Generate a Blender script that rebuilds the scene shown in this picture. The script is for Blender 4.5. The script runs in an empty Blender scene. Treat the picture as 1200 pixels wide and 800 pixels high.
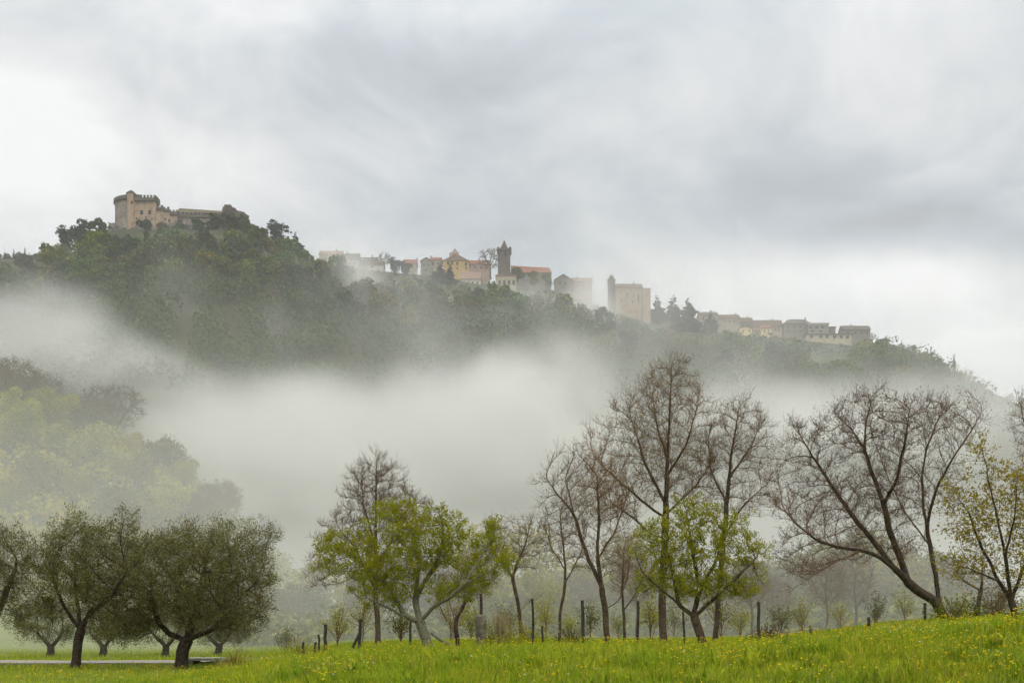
import bpy, math, random
import numpy as np
from math import radians, sin, cos, pi

S = bpy.context.scene
COL = S.collection
# ------------------------------------------------------------------ camera
F = 1167.0            # focal length in photo pixels (1200 wide)
CZ = 1.6
HY = 740.0            # photo row of the horizon
def at(px, py, Y):
    return np.array([(px - 600.0) / F * Y, Y, CZ + (HY - py) / F * Y])
cam = bpy.data.cameras.new('camera'); camo = bpy.data.objects.new('camera', cam); COL.objects.link(camo)
cam.sensor_width = 36.0; cam.lens = 36.0 * F / 1200.0
cam.shift_y = (HY - 400.0) / 1200.0
cam.clip_start = 0.1; cam.clip_end = 6000
camo.location = (0, 0, CZ); camo.rotation_euler = (radians(90), 0, 0)
S.camera = camo
# ------------------------------------------------------------------ world / sun / exposure
SUN_EL, SUN_AZ = radians(52), radians(150)       # azimuth clockwise from +Y
S.view_settings.view_transform = 'Standard'
S.view_settings.look = 'None'
S.view_settings.exposure = 0.22
S.view_settings.gamma = 1.0
S.cycles.use_denoising = True
S.cycles.max_bounces = 5
S.cycles.diffuse_bounces = 2
S.cycles.transmission_bounces = 3
S.cycles.volume_bounces = 2
S.cycles.transparent_max_bounces = 12
S.cycles.volume_step_rate = 2.5
S.cycles.volume_max_steps = 48
S.cycles.use_adaptive_sampling = True
S.cycles.adaptive_threshold = 0.05
S.cycles.adaptive_min_samples = 16
S.cycles.time_limit = 600

W = bpy.data.worlds.new('World'); S.world = W; W.use_nodes = True
def N(nt, t, **kw):
    n = nt.nodes.new(t)
    for k, v in kw.items():
        if k == 'inp':
            for kk, vv in v.items(): n.inputs[kk].default_value = vv
        else: setattr(n, k, v)
    return n
def math_n(nt, op, a, b=None, c=None, clamp=False):
    n = nt.nodes.new('ShaderNodeMath'); n.operation = op; n.use_clamp = clamp
    for i, v in enumerate((a, b, c)):
        if v is None: continue
        if hasattr(v, 'is_output'): nt.links.new(v, n.inputs[i])
        else: n.inputs[i].default_value = v
    return n.outputs[0]
def vmath(nt, op, a, b=None):
    n = nt.nodes.new('ShaderNodeVectorMath'); n.operation = op
    for i, v in enumerate((a, b)):
        if v is None: continue
        if hasattr(v, 'is_output'): nt.links.new(v, n.inputs[i])
        else: n.inputs[i].default_value = v
    return n.outputs['Value'] if op in ('DOT_PRODUCT', 'LENGTH', 'DISTANCE') else n.outputs[0]
def ramp(nt, src, stops, interp='LINEAR'):
    r = nt.nodes.new('ShaderNodeValToRGB'); r.color_ramp.interpolation = interp
    e = r.color_ramp.elements
    while len(e) < len(stops): e.new(0.5)
    for i, (p, c) in enumerate(stops):
        e[i].position = p; e[i].color = (*c, 1) if len(c) == 3 else c
    nt.links.new(src, r.inputs[0]); return r.outputs[0]
def mixc(nt, fac, a, b, mode='MIX'):
    m = nt.nodes.new('ShaderNodeMix'); m.data_type = 'RGBA'; m.blend_type = mode
    for s, v in ((m.inputs[0], fac), (m.inputs[6], a), (m.inputs[7], b)):
        if hasattr(v, 'is_output'): nt.links.new(v, s)
        elif isinstance(v, (int, float)): s.default_value = v
        else: s.default_value = (*v, 1)
    return m.outputs[2]

def build_world():
    nt = W.node_tree; nt.nodes.clear()
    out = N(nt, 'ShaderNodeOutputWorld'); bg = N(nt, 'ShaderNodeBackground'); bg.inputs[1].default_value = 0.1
    sky = N(nt, 'ShaderNodeTexSky'); sky.sky_type = 'NISHITA'; sky.sun_disc = False
    sky.sun_elevation = SUN_EL; sky.sun_rotation = SUN_AZ
    tc = N(nt, 'ShaderNodeTexCoord'); d = tc.outputs['Generated']
    sep = N(nt, 'ShaderNodeSeparateXYZ'); nt.links.new(d, sep.inputs[0])
    dx, dy, dz = sep.outputs
    # project the direction onto a flat cloud deck so that clouds stretch towards the horizon
    inv = math_n(nt, 'DIVIDE', 1.0, math_n(nt, 'ADD', math_n(nt, 'MAXIMUM', dz, 0.0), 0.30))
    px_ = math_n(nt, 'MULTIPLY', dx, inv); py_ = math_n(nt, 'MULTIPLY', dy, inv)
    comb = N(nt, 'ShaderNodeCombineXYZ'); nt.links.new(px_, comb.inputs[0]); nt.links.new(py_, comb.inputs[1])
    def noise(scale, det, rough, off, dist=0.0):
        n = N(nt, 'ShaderNodeTexNoise', inp={'Scale': scale, 'Detail': det, 'Roughness': rough, 'Distortion': dist})
        v = vmath(nt, 'ADD', comb.outputs[0], off); nt.links.new(v, n.inputs['Vector']); return n.outputs[0]
    n1 = noise(1.15, 4, 0.55, (3.1, 7.7, 0), 0.6)
    n2 = noise(3.6, 6, 0.62, (11.2, 1.3, 4), 0.6)
    nn = math_n(nt, 'ADD', math_n(nt, 'MULTIPLY', n1, 0.48), math_n(nt, 'MULTIPLY', n2, 0.52))
    # big cloud masses, each a soft region of the sky dome
    def blob(px, py, ax, ay, amt):
        v = np.array([(px - 600) / F, 1.0, (HY - py) / F])
        tx = math_n(nt, 'DIVIDE', dx, math_n(nt, 'MAXIMUM', dy, 0.05))
        tz = math_n(nt, 'DIVIDE', dz, math_n(nt, 'MAXIMUM', dy, 0.05))
        a = math_n(nt, 'DIVIDE', math_n(nt, 'SUBTRACT', tx, float(v[0])), ax / F)
        b = math_n(nt, 'DIVIDE', math_n(nt, 'SUBTRACT', tz, float(v[2])), ay / F)
        r2 = math_n(nt, 'ADD', math_n(nt, 'MULTIPLY', a, a), math_n(nt, 'MULTIPLY', b, b))
        g = math_n(nt, 'POWER', 2.718, math_n(nt, 'MULTIPLY', r2, -1.0))
        return math_n(nt, 'MULTIPLY', g, amt)
    tot = math_n(nt, 'MULTIPLY', math_n(nt, 'SUBTRACT', nn, 0.5), SKY_NOISE)
    for b in SKY_BLOBS:
        tot = math_n(nt, 'ADD', tot, blob(*b))
    tot = math_n(nt, 'ADD', tot, 0.56, clamp=True)
    colr = ramp(nt, tot, [(0.0, (0.44, 0.46, 0.49)), (0.35, (0.55, 0.592, 0.625)), (0.62, (0.72, 0.735, 0.745)), (1.0, (0.92, 0.925, 0.92))])
    # overcast sky: brighter towards the zenith (CIE overcast gradation)
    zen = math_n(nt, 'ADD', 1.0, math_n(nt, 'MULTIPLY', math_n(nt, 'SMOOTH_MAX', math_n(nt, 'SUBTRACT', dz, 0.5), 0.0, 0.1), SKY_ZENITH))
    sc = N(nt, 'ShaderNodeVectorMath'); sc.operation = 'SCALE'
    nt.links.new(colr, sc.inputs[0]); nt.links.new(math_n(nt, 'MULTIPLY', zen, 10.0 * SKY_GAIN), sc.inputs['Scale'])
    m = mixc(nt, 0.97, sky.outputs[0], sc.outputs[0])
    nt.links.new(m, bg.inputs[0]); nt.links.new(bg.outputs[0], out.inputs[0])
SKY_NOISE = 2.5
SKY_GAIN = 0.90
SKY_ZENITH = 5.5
SKY_BLOBS = [(10, 150, 170, 150, 0.55), (640, 90, 160, 90, 0.05), (400, 85, 150, 60, -0.14), (930, 250, 330, 70, -0.34), (1010, 325, 190, 34, 0.55), (80, 20, 90, 30, -0.2),
             (1150, 390, 160, 60, 0.3), (300, 190, 180, 50, 0.15), (740, 110, 160, 100, 0.10), (300, 20, 150, 30, 0.15), (960, 60, 160, 80, 0.12)]
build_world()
W.cycles.sampling_method = 'MANUAL'; W.cycles.sample_map_resolution = 256; W.cycles.volume_sampling = 'DISTANCE'
sun = bpy.data.lights.new('sun', 'SUN'); sun.energy = 1.5; sun.angle = radians(25); sun.color = (1.0, 0.88, 0.68)
suno = bpy.data.objects.new('sun', sun); COL.objects.link(suno)
suno.rotation_euler = (pi / 2 - SUN_EL, 0, pi - SUN_AZ)   # light travels away from azimuth SUN_AZ

# ------------------------------------------------------------------ materials
def mat(name):
    m = bpy.data.materials.new(name); m.use_nodes = True; nt = m.node_tree; nt.nodes.clear()
    out = N(nt, 'ShaderNodeOutputMaterial'); return m, nt, out
def surf(name, c1, c2, scale=3.0, rough=0.9, bump=0.0, detail=5.0, c3=None, dist=0.05):
    m, nt, out = mat(name)
    b = N(nt, 'ShaderNodeBsdfPrincipled', inp={'Roughness': rough, 'Specular IOR Level': 0.15})
    tc = N(nt, 'ShaderNodeTexCoord')
    n = N(nt, 'ShaderNodeTexNoise', inp={'Scale': scale, 'Detail': detail, 'Roughness': 0.6})
    nt.links.new(tc.outputs['Object'], n.inputs['Vector'])
    stops = [(0.32, c1), (0.68, c2)] if c3 is None else [(0.3, c1), (0.52, c2), (0.7, c3)]
    nt.links.new(ramp(nt, n.outputs[0], stops), b.inputs['Base Color'])
    if bump:
        bp = N(nt, 'ShaderNodeBump', inp={'Strength': bump, 'Distance': dist}); nt.links.new(n.outputs[0], bp.inputs['Height'])
        nt.links.new(bp.outputs[0], b.inputs['Normal'])
    nt.links.new(b.outputs[0], out.inputs[0]); return m
def leafmat(name, cols, trans=0.35, objvar=0.0, rough=0.6, patch=False):
    """leaf colour differs per leaf (random per island) and a little per tree"""
    m, nt, out = mat(name)
    g = N(nt, 'ShaderNodeNewGeometry'); k = len(cols)
    c = ramp(nt, g.outputs['Random Per Island'], [(i / max(1, k - 1), x) for i, x in enumerate(cols)])
    if objvar:
        oi = N(nt, 'ShaderNodeObjectInfo')
        hs = N(nt, 'ShaderNodeHueSaturation')
        nt.links.new(c, hs.inputs['Color'])
        nt.links.new(math_n(nt, 'ADD', 0.5 - 0.035 * objvar, math_n(nt, 'MULTIPLY', oi.outputs['Random'], 0.07 * objvar)), hs.inputs['Hue'])
        r2 = math_n(nt, 'FRACT', math_n(nt, 'MULTIPLY', oi.outputs['Random'], 7.31))
        nt.links.new(math_n(nt, 'ADD', 1.0 - 0.45 * objvar, math_n(nt, 'MULTIPLY', r2, 0.9 * objvar)), hs.inputs['Value'])
        r3 = math_n(nt, 'FRACT', math_n(nt, 'MULTIPLY', oi.outputs['Random'], 17.77))
        nt.links.new(math_n(nt, 'ADD', 1.0 - 0.3 * objvar, math_n(nt, 'MULTIPLY', r3, 0.5 * objvar)), hs.inputs['Saturation'])
        c = hs.outputs[0]
    if patch:            # sward that is yellower in some patches and greener in others
        pn = N(nt, 'ShaderNodeTexNoise', inp={'Scale': 1.1, 'Detail': 5.0, 'Roughness': 0.65}); nt.links.new(g.outputs['Position'], pn.inputs['Vector'])
        c = mixc(nt, 1.0, c, ramp(nt, pn.outputs[0], [(0.28, (0.5, 0.72, 0.55)), (0.45, (0.95, 0.98, 0.8)), (0.58, (1.15, 1.05, 0.85)), (0.72, (1.6, 1.25, 1.0))]), 'MULTIPLY')
    d = N(nt, 'ShaderNodeBsdfDiffuse'); t = N(nt, 'ShaderNodeBsdfTranslucent'); mx = N(nt, 'ShaderNodeMixShader', inp={0: trans})
    nt.links.new(c, d.inputs[0]); nt.links.new(c, t.inputs[0])
    nt.links.new(d.outputs[0], mx.inputs[1]); nt.links.new(t.outputs[0], mx.inputs[2]); nt.links.new(mx.outputs[0], out.inputs[0])
    return m
M = {}
M['bark'] = surf('bark', (0.03, 0.021, 0.014), (0.11, 0.082, 0.055), 7, 0.95, 0.6)
M['bark_dark'] = surf('bark_dark', (0.02, 0.014, 0.010), (0.075, 0.056, 0.038), 7, 0.95, 0.6)
M['bark_lichen'] = surf('bark_lichen', (0.035, 0.03, 0.02), (0.19, 0.185, 0.13), 13, 0.95, 0.9, c3=(0.07, 0.062, 0.038))
M['twig'] = surf('twig', (0.08, 0.05, 0.03), (0.19, 0.122, 0.07), 4, 0.95)
M['twig_grey'] = surf('twig_grey', (0.068, 0.042, 0.027), (0.165, 0.104, 0.064), 4, 0.95)
M['bud_tan'] = leafmat('bud_tan', [(0.17, 0.11, 0.04), (0.32, 0.21, 0.07), (0.26, 0.21, 0.05)])
M['bud_brown'] = leafmat('bud_brown', [(0.07, 0.04, 0.03), (0.15, 0.075, 0.05)])
M['leaf_pear'] = leafmat('leaf_pear', [(0.13, 0.14, 0.008), (0.30, 0.30, 0.016), (0.20, 0.23, 0.012), (0.42, 0.38, 0.035), (0.16, 0.18, 0.012)], 0.45)
M['blossom'] = leafmat('blossom', [(0.7, 0.68, 0.6), (0.8, 0.78, 0.72)], 0.3)
M['leaf_olive'] = leafmat('leaf_olive', [(0.052, 0.05, 0.016), (0.12, 0.118, 0.034), (0.18, 0.175, 0.06), (0.08, 0.068, 0.02), (0.29, 0.29, 0.13), (0.10, 0.094, 0.028)], 0.25)
M['leaf_bronze'] = leafmat('leaf_bronze', [(0.20, 0.12, 0.012), (0.34, 0.27, 0.02), (0.18, 0.18, 0.016), (0.40, 0.30, 0.03)], 0.45)
M['leaf_far'] = leafmat('leaf_far', [(0.036, 0.058, 0.010), (0.085, 0.13, 0.02), (0.14, 0.18, 0.03)], 0.18, 0.9)
M['leaf_far_olive'] = leafmat('leaf_far_olive', [(0.055, 0.065, 0.014), (0.12, 0.125, 0.03), (0.20, 0.19, 0.05)], 0.18, 0.8)
M['leaf_far_dark'] = leafmat('leaf_far_dark', [(0.022, 0.034, 0.014), (0.048, 0.066, 0.026), (0.07, 0.09, 0.036)], 0.2, 0.6)
M['leaf_far_brown'] = leafmat('leaf_far_brown', [(0.07, 0.05, 0.035), (0.13, 0.09, 0.06), (0.12, 0.10, 0.05)], 0.3, 0.6)
M['needle'] = leafmat('needle', [(0.010, 0.018, 0.012), (0.022, 0.034, 0.022), (0.035, 0.045, 0.028)], 0.15, 0.5)
M['leaf_spring'] = leafmat('leaf_spring', [(0.14, 0.15, 0.014), (0.26, 0.255, 0.028), (0.34, 0.31, 0.04)], 0.4, 0.6)
M['grass'] = leafmat('grass', [(0.12, 0.18, 0.012), (0.23, 0.32, 0.018), (0.32, 0.40, 0.03), (0.38, 0.40, 0.05), (0.18, 0.28, 0.016), (0.34, 0.31, 0.08)], 0.5, patch=True)
M['petal_yellow'] = leafmat('petal_yellow', [(0.75, 0.50, 0.01), (0.85, 0.62, 0.02), (0.8, 0.6, 0.05)], 0.3)
M['petal_white'] = leafmat('petal_white', [(0.75, 0.74, 0.7), (0.82, 0.82, 0.8)], 0.3)
M['post'] = surf('post_wood', (0.02, 0.017, 0.014), (0.07, 0.06, 0.05), 9, 0.95, 0.4)
M['road'] = surf('road_gravel', (0.20, 0.175, 0.155), (0.30, 0.27, 0.24), 6, 0.95, 0.2)
M['concrete'] = surf('concrete', (0.28, 0.26, 0.24), (0.40, 0.38, 0.35), 5, 0.95, 0.2)
M['rock'] = surf('rock', (0.05, 0.048, 0.042), (0.16, 0.15, 0.13), 0.25, 0.95, 0.9, dist=1.5)
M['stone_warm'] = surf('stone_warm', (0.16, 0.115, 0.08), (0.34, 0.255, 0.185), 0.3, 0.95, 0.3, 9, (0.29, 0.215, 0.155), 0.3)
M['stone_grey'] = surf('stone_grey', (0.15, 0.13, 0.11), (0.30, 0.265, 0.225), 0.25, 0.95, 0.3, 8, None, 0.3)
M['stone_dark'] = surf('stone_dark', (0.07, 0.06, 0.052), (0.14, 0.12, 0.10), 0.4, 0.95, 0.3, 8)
M['window'] = surf('window_dark', (0.02, 0.02, 0.022), (0.035, 0.035, 0.038), 1.0, 0.5)
M['light_opening'] = surf('pale_plaster', (0.45, 0.44, 0.42), (0.6, 0.58, 0.55), 1.0, 0.9)
def plaster(n, c):
    M[n] = surf(n, tuple(x * 0.72 for x in c), c, 0.35, 0.95, 0, 7, tuple(min(1, x * 1.12) for x in c))
for n, c in dict(white=(0.44, 0.42, 0.38), cream=(0.36, 0.32, 0.24), yellow=(0.56, 0.45, 0.22), ochre=(0.42, 0.29, 0.12), pink=(0.30, 0.225, 0.18),
                 grey=(0.22, 0.21, 0.19), beige=(0.28, 0.24, 0.19), rose=(0.33, 0.235, 0.20), taupe=(0.17, 0.155, 0.135)).items(): plaster('plaster_' + n, c)
def roofmat(n, c):
    M[n] = surf(n, tuple(x * 0.6 for x in c), c, 0.9, 0.95, 0.4, 6, None, 0.15)
for n, c in dict(red=(0.24, 0.105, 0.07), brown=(0.125, 0.085, 0.062), grey=(0.12, 0.105, 0.09), rose=(0.25, 0.165, 0.13), moss=(0.12, 0.098, 0.06)).items(): roofmat('roof_' + n, c)

# ------------------------------------------------------------------ mesh helpers
class Geo:
    def __init__(s): s.v = []; s.q = []; s.t = []; s.n = 0; s.qm = []; s.tm = []
    def add(s, v, q=None, t=None, m=0):
        v = np.asarray(v, float).reshape(-1, 3); s.v.append(v)
        if q is not None and len(q):
            q = np.asarray(q, int).reshape(-1, 4); s.q.append(q + s.n); s.qm.append(np.full(len(q), m))
        if t is not None and len(t):
            t = np.asarray(t, int).reshape(-1, 3); s.t.append(t + s.n); s.tm.append(np.full(len(t), m))
        s.n += len(v)
    def box(s, lo, hi, m=0, rot=0.0, piv=None):
        x0, y0, z0 = lo; x1, y1, z1 = hi
        v = np.array([(x0, y0, z0), (x1, y0, z0), (x1, y1, z0), (x0, y1, z0), (x0, y0, z1), (x1, y0, z1), (x1, y1, z1), (x0, y1, z1)], float)
        if rot:
            p = np.array(piv if piv is not None else ((x0 + x1) / 2, (y0 + y1) / 2)); c, k = cos(rot), sin(rot)
            d = v[:, :2] - p; v[:, 0] = p[0] + d[:, 0] * c - d[:, 1] * k; v[:, 1] = p[1] + d[:, 0] * k + d[:, 1] * c
        s.add(v, [(0, 3, 2, 1), (4, 5, 6, 7), (0, 1, 5, 4), (1, 2, 6, 5), (2, 3, 7, 6), (3, 0, 4, 7)], m=m)
    def prism(s, ring_lo, ring_hi, m=0, cap=True):
        a = np.asarray(ring_lo, float); b = np.asarray(ring_hi, float); n = len(a)
        i = np.arange(n); j = (i + 1) % n
        q = np.stack([i, j, j + n, i + n], 1)
        s.add(np.vstack([a, b]), q, m=m)
        if cap:
            c = a.mean(0); d = b.mean(0)
            s.add(np.vstack([a, [c]]), t=np.stack([j, i, np.full(n, n)], 1), m=m)
            s.add(np.vstack([b, [d]]), t=np.stack([i, j, np.full(n, n)], 1), m=m)
    def tube(s, P, R, k=8, m=0):
        P = np.asarray(P, float); n = len(P)
        R = np.broadcast_to(np.asarray(R, float), (n,))
        T = np.gradient(P, axis=0); T /= np.linalg.norm(T, axis=1, keepdims=True) + 1e-9
        ref = np.array([1.0, 0.13, 0.05]) if abs(T[0, 0]) < 0.8 else np.array([0.1, 1.0, 0.1])
        U = np.cross(T, ref); U /= np.linalg.norm(U, axis=1, keepdims=True) + 1e-9; V = np.cross(T, U)
        a = np.arange(k) * 2 * pi / k
        ring = P[:, None, :] + R[:, None, None] * (np.cos(a)[None, :, None] * U[:, None, :] + np.sin(a)[None, :, None] * V[:, None, :])
        i = np.arange(n - 1)[:, None] * k; j = np.arange(k)[None, :]; jj = (j + 1) % k
        q = np.stack([i + j, i + jj, i + k + jj, i + k + j], -1).reshape(-1, 4)
        s.add(ring.reshape(-1, 3), q[:, ::-1], m=m)
        e = np.arange(k); f = (e + 1) % k
        s.add(np.vstack([ring[-1], P[-1]]), t=np.stack([f, e, np.full(k, k)], 1), m=m)
    def mesh(s, name, mats, smooth=False):
        me = bpy.data.meshes.new(name)
        v = np.concatenate(s.v) if s.v else np.zeros((0, 3))
        q = np.concatenate(s.q) if s.q else np.zeros((0, 4), int); t = np.concatenate(s.t) if s.t else np.zeros((0, 3), int)
        me.vertices.add(len(v)); me.vertices.foreach_set('co', v.astype(np.float32).ravel())
        nl = len(q) * 4 + len(t) * 3; me.loops.add(nl)
        me.loops.foreach_set('vertex_index', np.concatenate([q.ravel(), t.ravel()]).astype(np.int32))
        npoly = len(q) + len(t); me.polygons.add(npoly)
        st = np.concatenate([np.arange(len(q)) * 4, len(q) * 4 + np.arange(len(t)) * 3]).astype(np.int32)
        me.polygons.foreach_set('loop_start', st)
        mi = np.concatenate(s.qm + s.tm).astype(np.int32) if npoly else np.zeros(0, np.int32)
        me.polygons.foreach_set('material_index', mi)
        me.polygons.foreach_set('use_smooth', np.full(npoly, bool(smooth)))
        for m in (mats if isinstance(mats, (list, tuple)) else [mats]): me.materials.append(m)
        me.update(calc_edges=True); return me
def link(name, data, parent=None, loc=None):
    o = bpy.data.objects.new(name, data); COL.objects.link(o)
    if parent is not None: o.parent = parent
    if loc is not None: o.location = loc
    return o
def tag(o, label=None, cat=None, group=None, kind=None):
    for k, v in (('label', label), ('category', cat), ('group', group), ('kind', kind)):
        if v: o[k] = v
    return o
def thing(name, label, cat, loc, group=None, rz=0.0):
    o = link(name, None, loc=tuple(loc)); o.rotation_euler = (0, 0, rz); return tag(o, label, cat, group)

# ------------------------------------------------------------------ terrain
def interp(x, tab):
    a = np.array(tab, float); return np.interp(x, a[:, 0], a[:, 1])
def smooth(a, b, x):
    t = np.clip((x - a) / (b - a), 0, 1); return t * t * (3 - 2 * t)
_rng = np.random.default_rng(5)
_wv = [(_rng.normal(size=2), _rng.uniform(0, 6.28)) for _ in range(14)]
def wob(x, y, L):
    """cheap smooth noise in [-1,1] with wavelength about L"""
    s = 0
    for k, (d, p) in enumerate(_wv):
        s = s + np.sin((d[0] * x + d[1] * y) / L * 2.2 * (0.6 + 0.15 * k) + p) / (1 + 0.12 * k)
    return s / 5.0
RIDGE = [(-900, 380), (-400, 320), (0, 300), (60, 300), (100, 288), (128, 266), (290, 264), (310, 288), (370, 302), (430, 314), (520, 322), (590, 334), (650, 338),
         (720, 362), (800, 386), (850, 388), (920, 394), (1000, 402), (1035, 398), (1080, 412), (1120, 436), (1160, 456), (1200, 474), (1400, 560), (1700, 680), (2200, 735)]
RIDGEY = [(-900, 640), (0, 620), (135, 606), (285, 612), (430, 640), (600, 650), (760, 650), (850, 680), (1000, 690), (1200, 740), (1700, 800)]
NEAR = [(-900, 470), (-300, 470), (0, 482), (100, 505), (170, 535), (250, 590), (330, 668), (430, 738)]
MOUND = [(-40, 0.2), (-7.0, 0.2), (-5.6, 0.62), (-4.9, 0.84), (-3.7, 1.08), (-2.2, 1.2), (-0.6, 1.27), (3.6, 1.27), (5.5, 1.44), (6.7, 1.52), (7.7, 1.63), (8.7, 1.70), (12, 1.85), (40, 2.4)]
FIELD = [(-60, 0.2), (-11, 0.2), (-8, 0.45), (-6, 0.85), (-4, 1.02), (0, 1.1), (6, 1.15), (9, 1.25), (13, 1.85), (18, 2.2), (60, 3.5)]
def near_z(x, y):
    zf = interp(x * np.clip(35.0 / np.maximum(y, 35), 0.35, 1), FIELD)
    zm = interp(x * 17.0 / np.clip(y, 12, 24), MOUND) - 0.07 + 0.05 * wob(x, y, 4.0)
    w = smooth(3.0, 13.5, y) * (1 - smooth(18.5, 29, y))
    flat = np.where(y < 20, 0.0, 1.0)
    z0 = zf * smooth(16, 28, y)
    z = z0 * (1 - w) + zm * w
    return z - 0.0045 * np.maximum(y - 47, 0) + 0.03 * wob(x, y, 6.0) * smooth(20, 30, y)
def ground_z(x, y):
    x = np.asarray(x, float); y = np.asarray(y, float)
    px = 600 + F * x / np.maximum(y, 20.0)
    z = near_z(x, y)
    dip = 16 * smooth(95, 230, y); z = z - dip
    # wooded hillock on the left
    hn = (HY - interp(px, NEAR)) / F * 190.0
    z = z + np.maximum(hn + np.where(hn > 0, np.minimum(dip + 0.5, hn * 2), 0), 0) * smooth(88, 190, y) * (1 - smooth(190, 300, y)) * (1 + 0.03 * wob(x, y, 60)) * np.where(y > 60, 1, 0)
    # castle hill
    Yr = interp(px, RIDGEY); zr = (HY - interp(px, RIDGE)) / F * Yr
    t = np.clip((y - 255) / (Yr - 255), 0, 1)
    prof = 0.45 * t + 0.55 * t * t * (3 - 2 * t)
    back = np.maximum(y - (Yr + 45), 0)
    hill = zr * prof + 3.0 * wob(x, y, 70) * np.sin(pi * t) - 0.45 * back
    z = np.where(y > 255, z * (1 - smooth(255, 330, y)) + np.where(hill > -5, hill, -5 + (hill + 5) * 0.3) - 18 * (1 - t) * smooth(255, 330, y), z)
    return np.maximum(z, -28)
def gz(x, y): return float(ground_z(np.array([x]), np.array([y]))[0])
def build_ground():
    def axis(pieces):
        out = []
        for a, b, n in pieces: out.append(np.linspace(a, b, n, endpoint=False))
        return np.concatenate(out + [[pieces[-1][1]]])
    xs = axis([(-1150, -500, 22), (-500, -60, 74), (-60, -20, 40), (-20, 20, 110), (20, 60, 40), (60, 500, 74), (500, 1150, 22)])
    ys = axis([(-300, 0, 12), (0, 5, 5), (5, 32, 70), (32, 60, 30), (60, 250, 60), (250, 760, 100), (760, 1150, 14)])
    X, Y = np.meshgrid(xs, ys); Z = ground_z(X.ravel(), Y.ravel())
    nx, ny = len(xs), len(ys)
    i = (np.arange(ny - 1)[:, None] * nx + np.arange(nx - 1)[None, :])
    q = np.stack([i, i + 1, i + nx + 1, i + nx], -1).reshape(-1, 4)
    g = Geo(); g.add(np.stack([X.ravel(), Y.ravel(), Z], 1), q)
    m, nt, out = mat('ground_soil_and_turf')
    b = N(nt, 'ShaderNodeBsdfPrincipled', inp={'Roughness': 0.95, 'Specular IOR Level': 0.1})
    geo = N(nt, 'ShaderNodeNewGeometry')
    n1 = N(nt, 'ShaderNodeTexNoise', inp={'Scale': 1.7, 'Detail': 8, 'Roughness': 0.65}); nt.links.new(geo.outputs['Position'], n1.inputs['Vector'])
    n2 = N(nt, 'ShaderNodeTexNoise', inp={'Scale': 0.09, 'Detail': 4, 'Roughness': 0.6}); nt.links.new(geo.outputs['Position'], n2.inputs['Vector'])
    c1 = ramp(nt, n1.outputs[0], [(0.3, (0.06, 0.08, 0.015)), (0.55, (0.14, 0.17, 0.03)), (0.75, (0.20, 0.21, 0.05))])
    c2 = ramp(nt, n2.outputs[0], [(0.35, (0.022, 0.025, 0.012)), (0.65, (0.05, 0.055, 0.022))])
    sep = N(nt, 'ShaderNodeSeparateXYZ'); nt.links.new(geo.outputs['Position'], sep.inputs[0])
    far = N(nt, 'ShaderNodeMapRange', inp={1: 105.0, 2: 135.0}); nt.links.new(sep.outputs[1], far.inputs[0])
    nt.links.new(mixc(nt, far.outputs[0], c1, c2), b.inputs['Base Color'])
    bp = N(nt, 'ShaderNodeBump', inp={'Strength': 0.5, 'Distance': 0.08}); nt.links.new(n1.outputs[0], bp.inputs['Height']); nt.links.new(bp.outputs[0], b.inputs['Normal'])
    nt.links.new(b.outputs[0], out.inputs[0])
    o = link('ground', g.mesh('ground', m, True)); tag(o, kind='structure')
build_ground()
def build_road():
    g = Geo(); xs = np.linspace(-70, -12.6, 90)
    yc = 44.5 + 0.8 * np.sin(xs / 17.0); w = 1.9
    rows = [(-w, 0.0), (-w * 0.5, 0.03), (0, 0.04), (w * 0.5, 0.03), (w, 0.0)]
    P = []
    for dy, dz in rows:
        y = yc + dy; P.append(np.stack([xs, y, ground_z(xs, yc) + 0.10 + dz], 1))
    P.insert(0, np.stack([xs, yc - w, ground_z(xs, yc) - 0.12], 1)); P.append(np.stack([xs, yc + w, ground_z(xs, yc) - 0.12], 1))
    n = len(xs); k = len(P); i = np.arange(k - 1)[:, None] * n + np.arange(n - 1)[None, :]
    g.add(np.concatenate(P), np.stack([i, i + 1, i + n + 1, i + n], -1).reshape(-1, 4))
    o = link('road', g.mesh('road', M['road'], False)); tag(o, kind='structure')
    # culvert slab where the track meets the bank
    s = Geo(); z = gz(-12, 42); s.box((-13.6, 41.0, z + 0.14), (-12.0, 42.3, z + 0.24)); s.box((-13.5, 41.2, z - 0.1), (-13.2, 42.2, z + 0.138)); s.box((-12.4, 41.2, z - 0.1), (-12.1, 42.2, z + 0.138))
    s2 = link('culvert_slab', s.mesh('culvert_slab', M['concrete'])); tag(s2, 'pale concrete slab over a dark gap at the end of the track', 'slab')
build_road()

# ------------------------------------------------------------------ haze and fog
def build_haze():
    g = Geo(); g.box((-1200, -320, -30), (1200, 1200, 330))
    m, nt, out = mat('haze_air')
    v = N(nt, 'ShaderNodeVolumePrincipled', inp={'Color': (0.93, 0.94, 0.95, 1), 'Density': HAZE_D, 'Anisotropy': 0.2})
    nt.links.new(v.outputs[0], out.inputs['Volume']); m.cycles.volume_sampling = 'DISTANCE'
    o = link('haze', g.mesh('haze', m)); tag(o, kind='stuff', label='thin grey air over the whole valley', cat='haze')
HAZE_D = 0.00012
build_haze()
FOG_LO, FOG_HI, FOG_RES = (-430, 47, -27), (470, 660, 232), (136, 66, 56)
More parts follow.
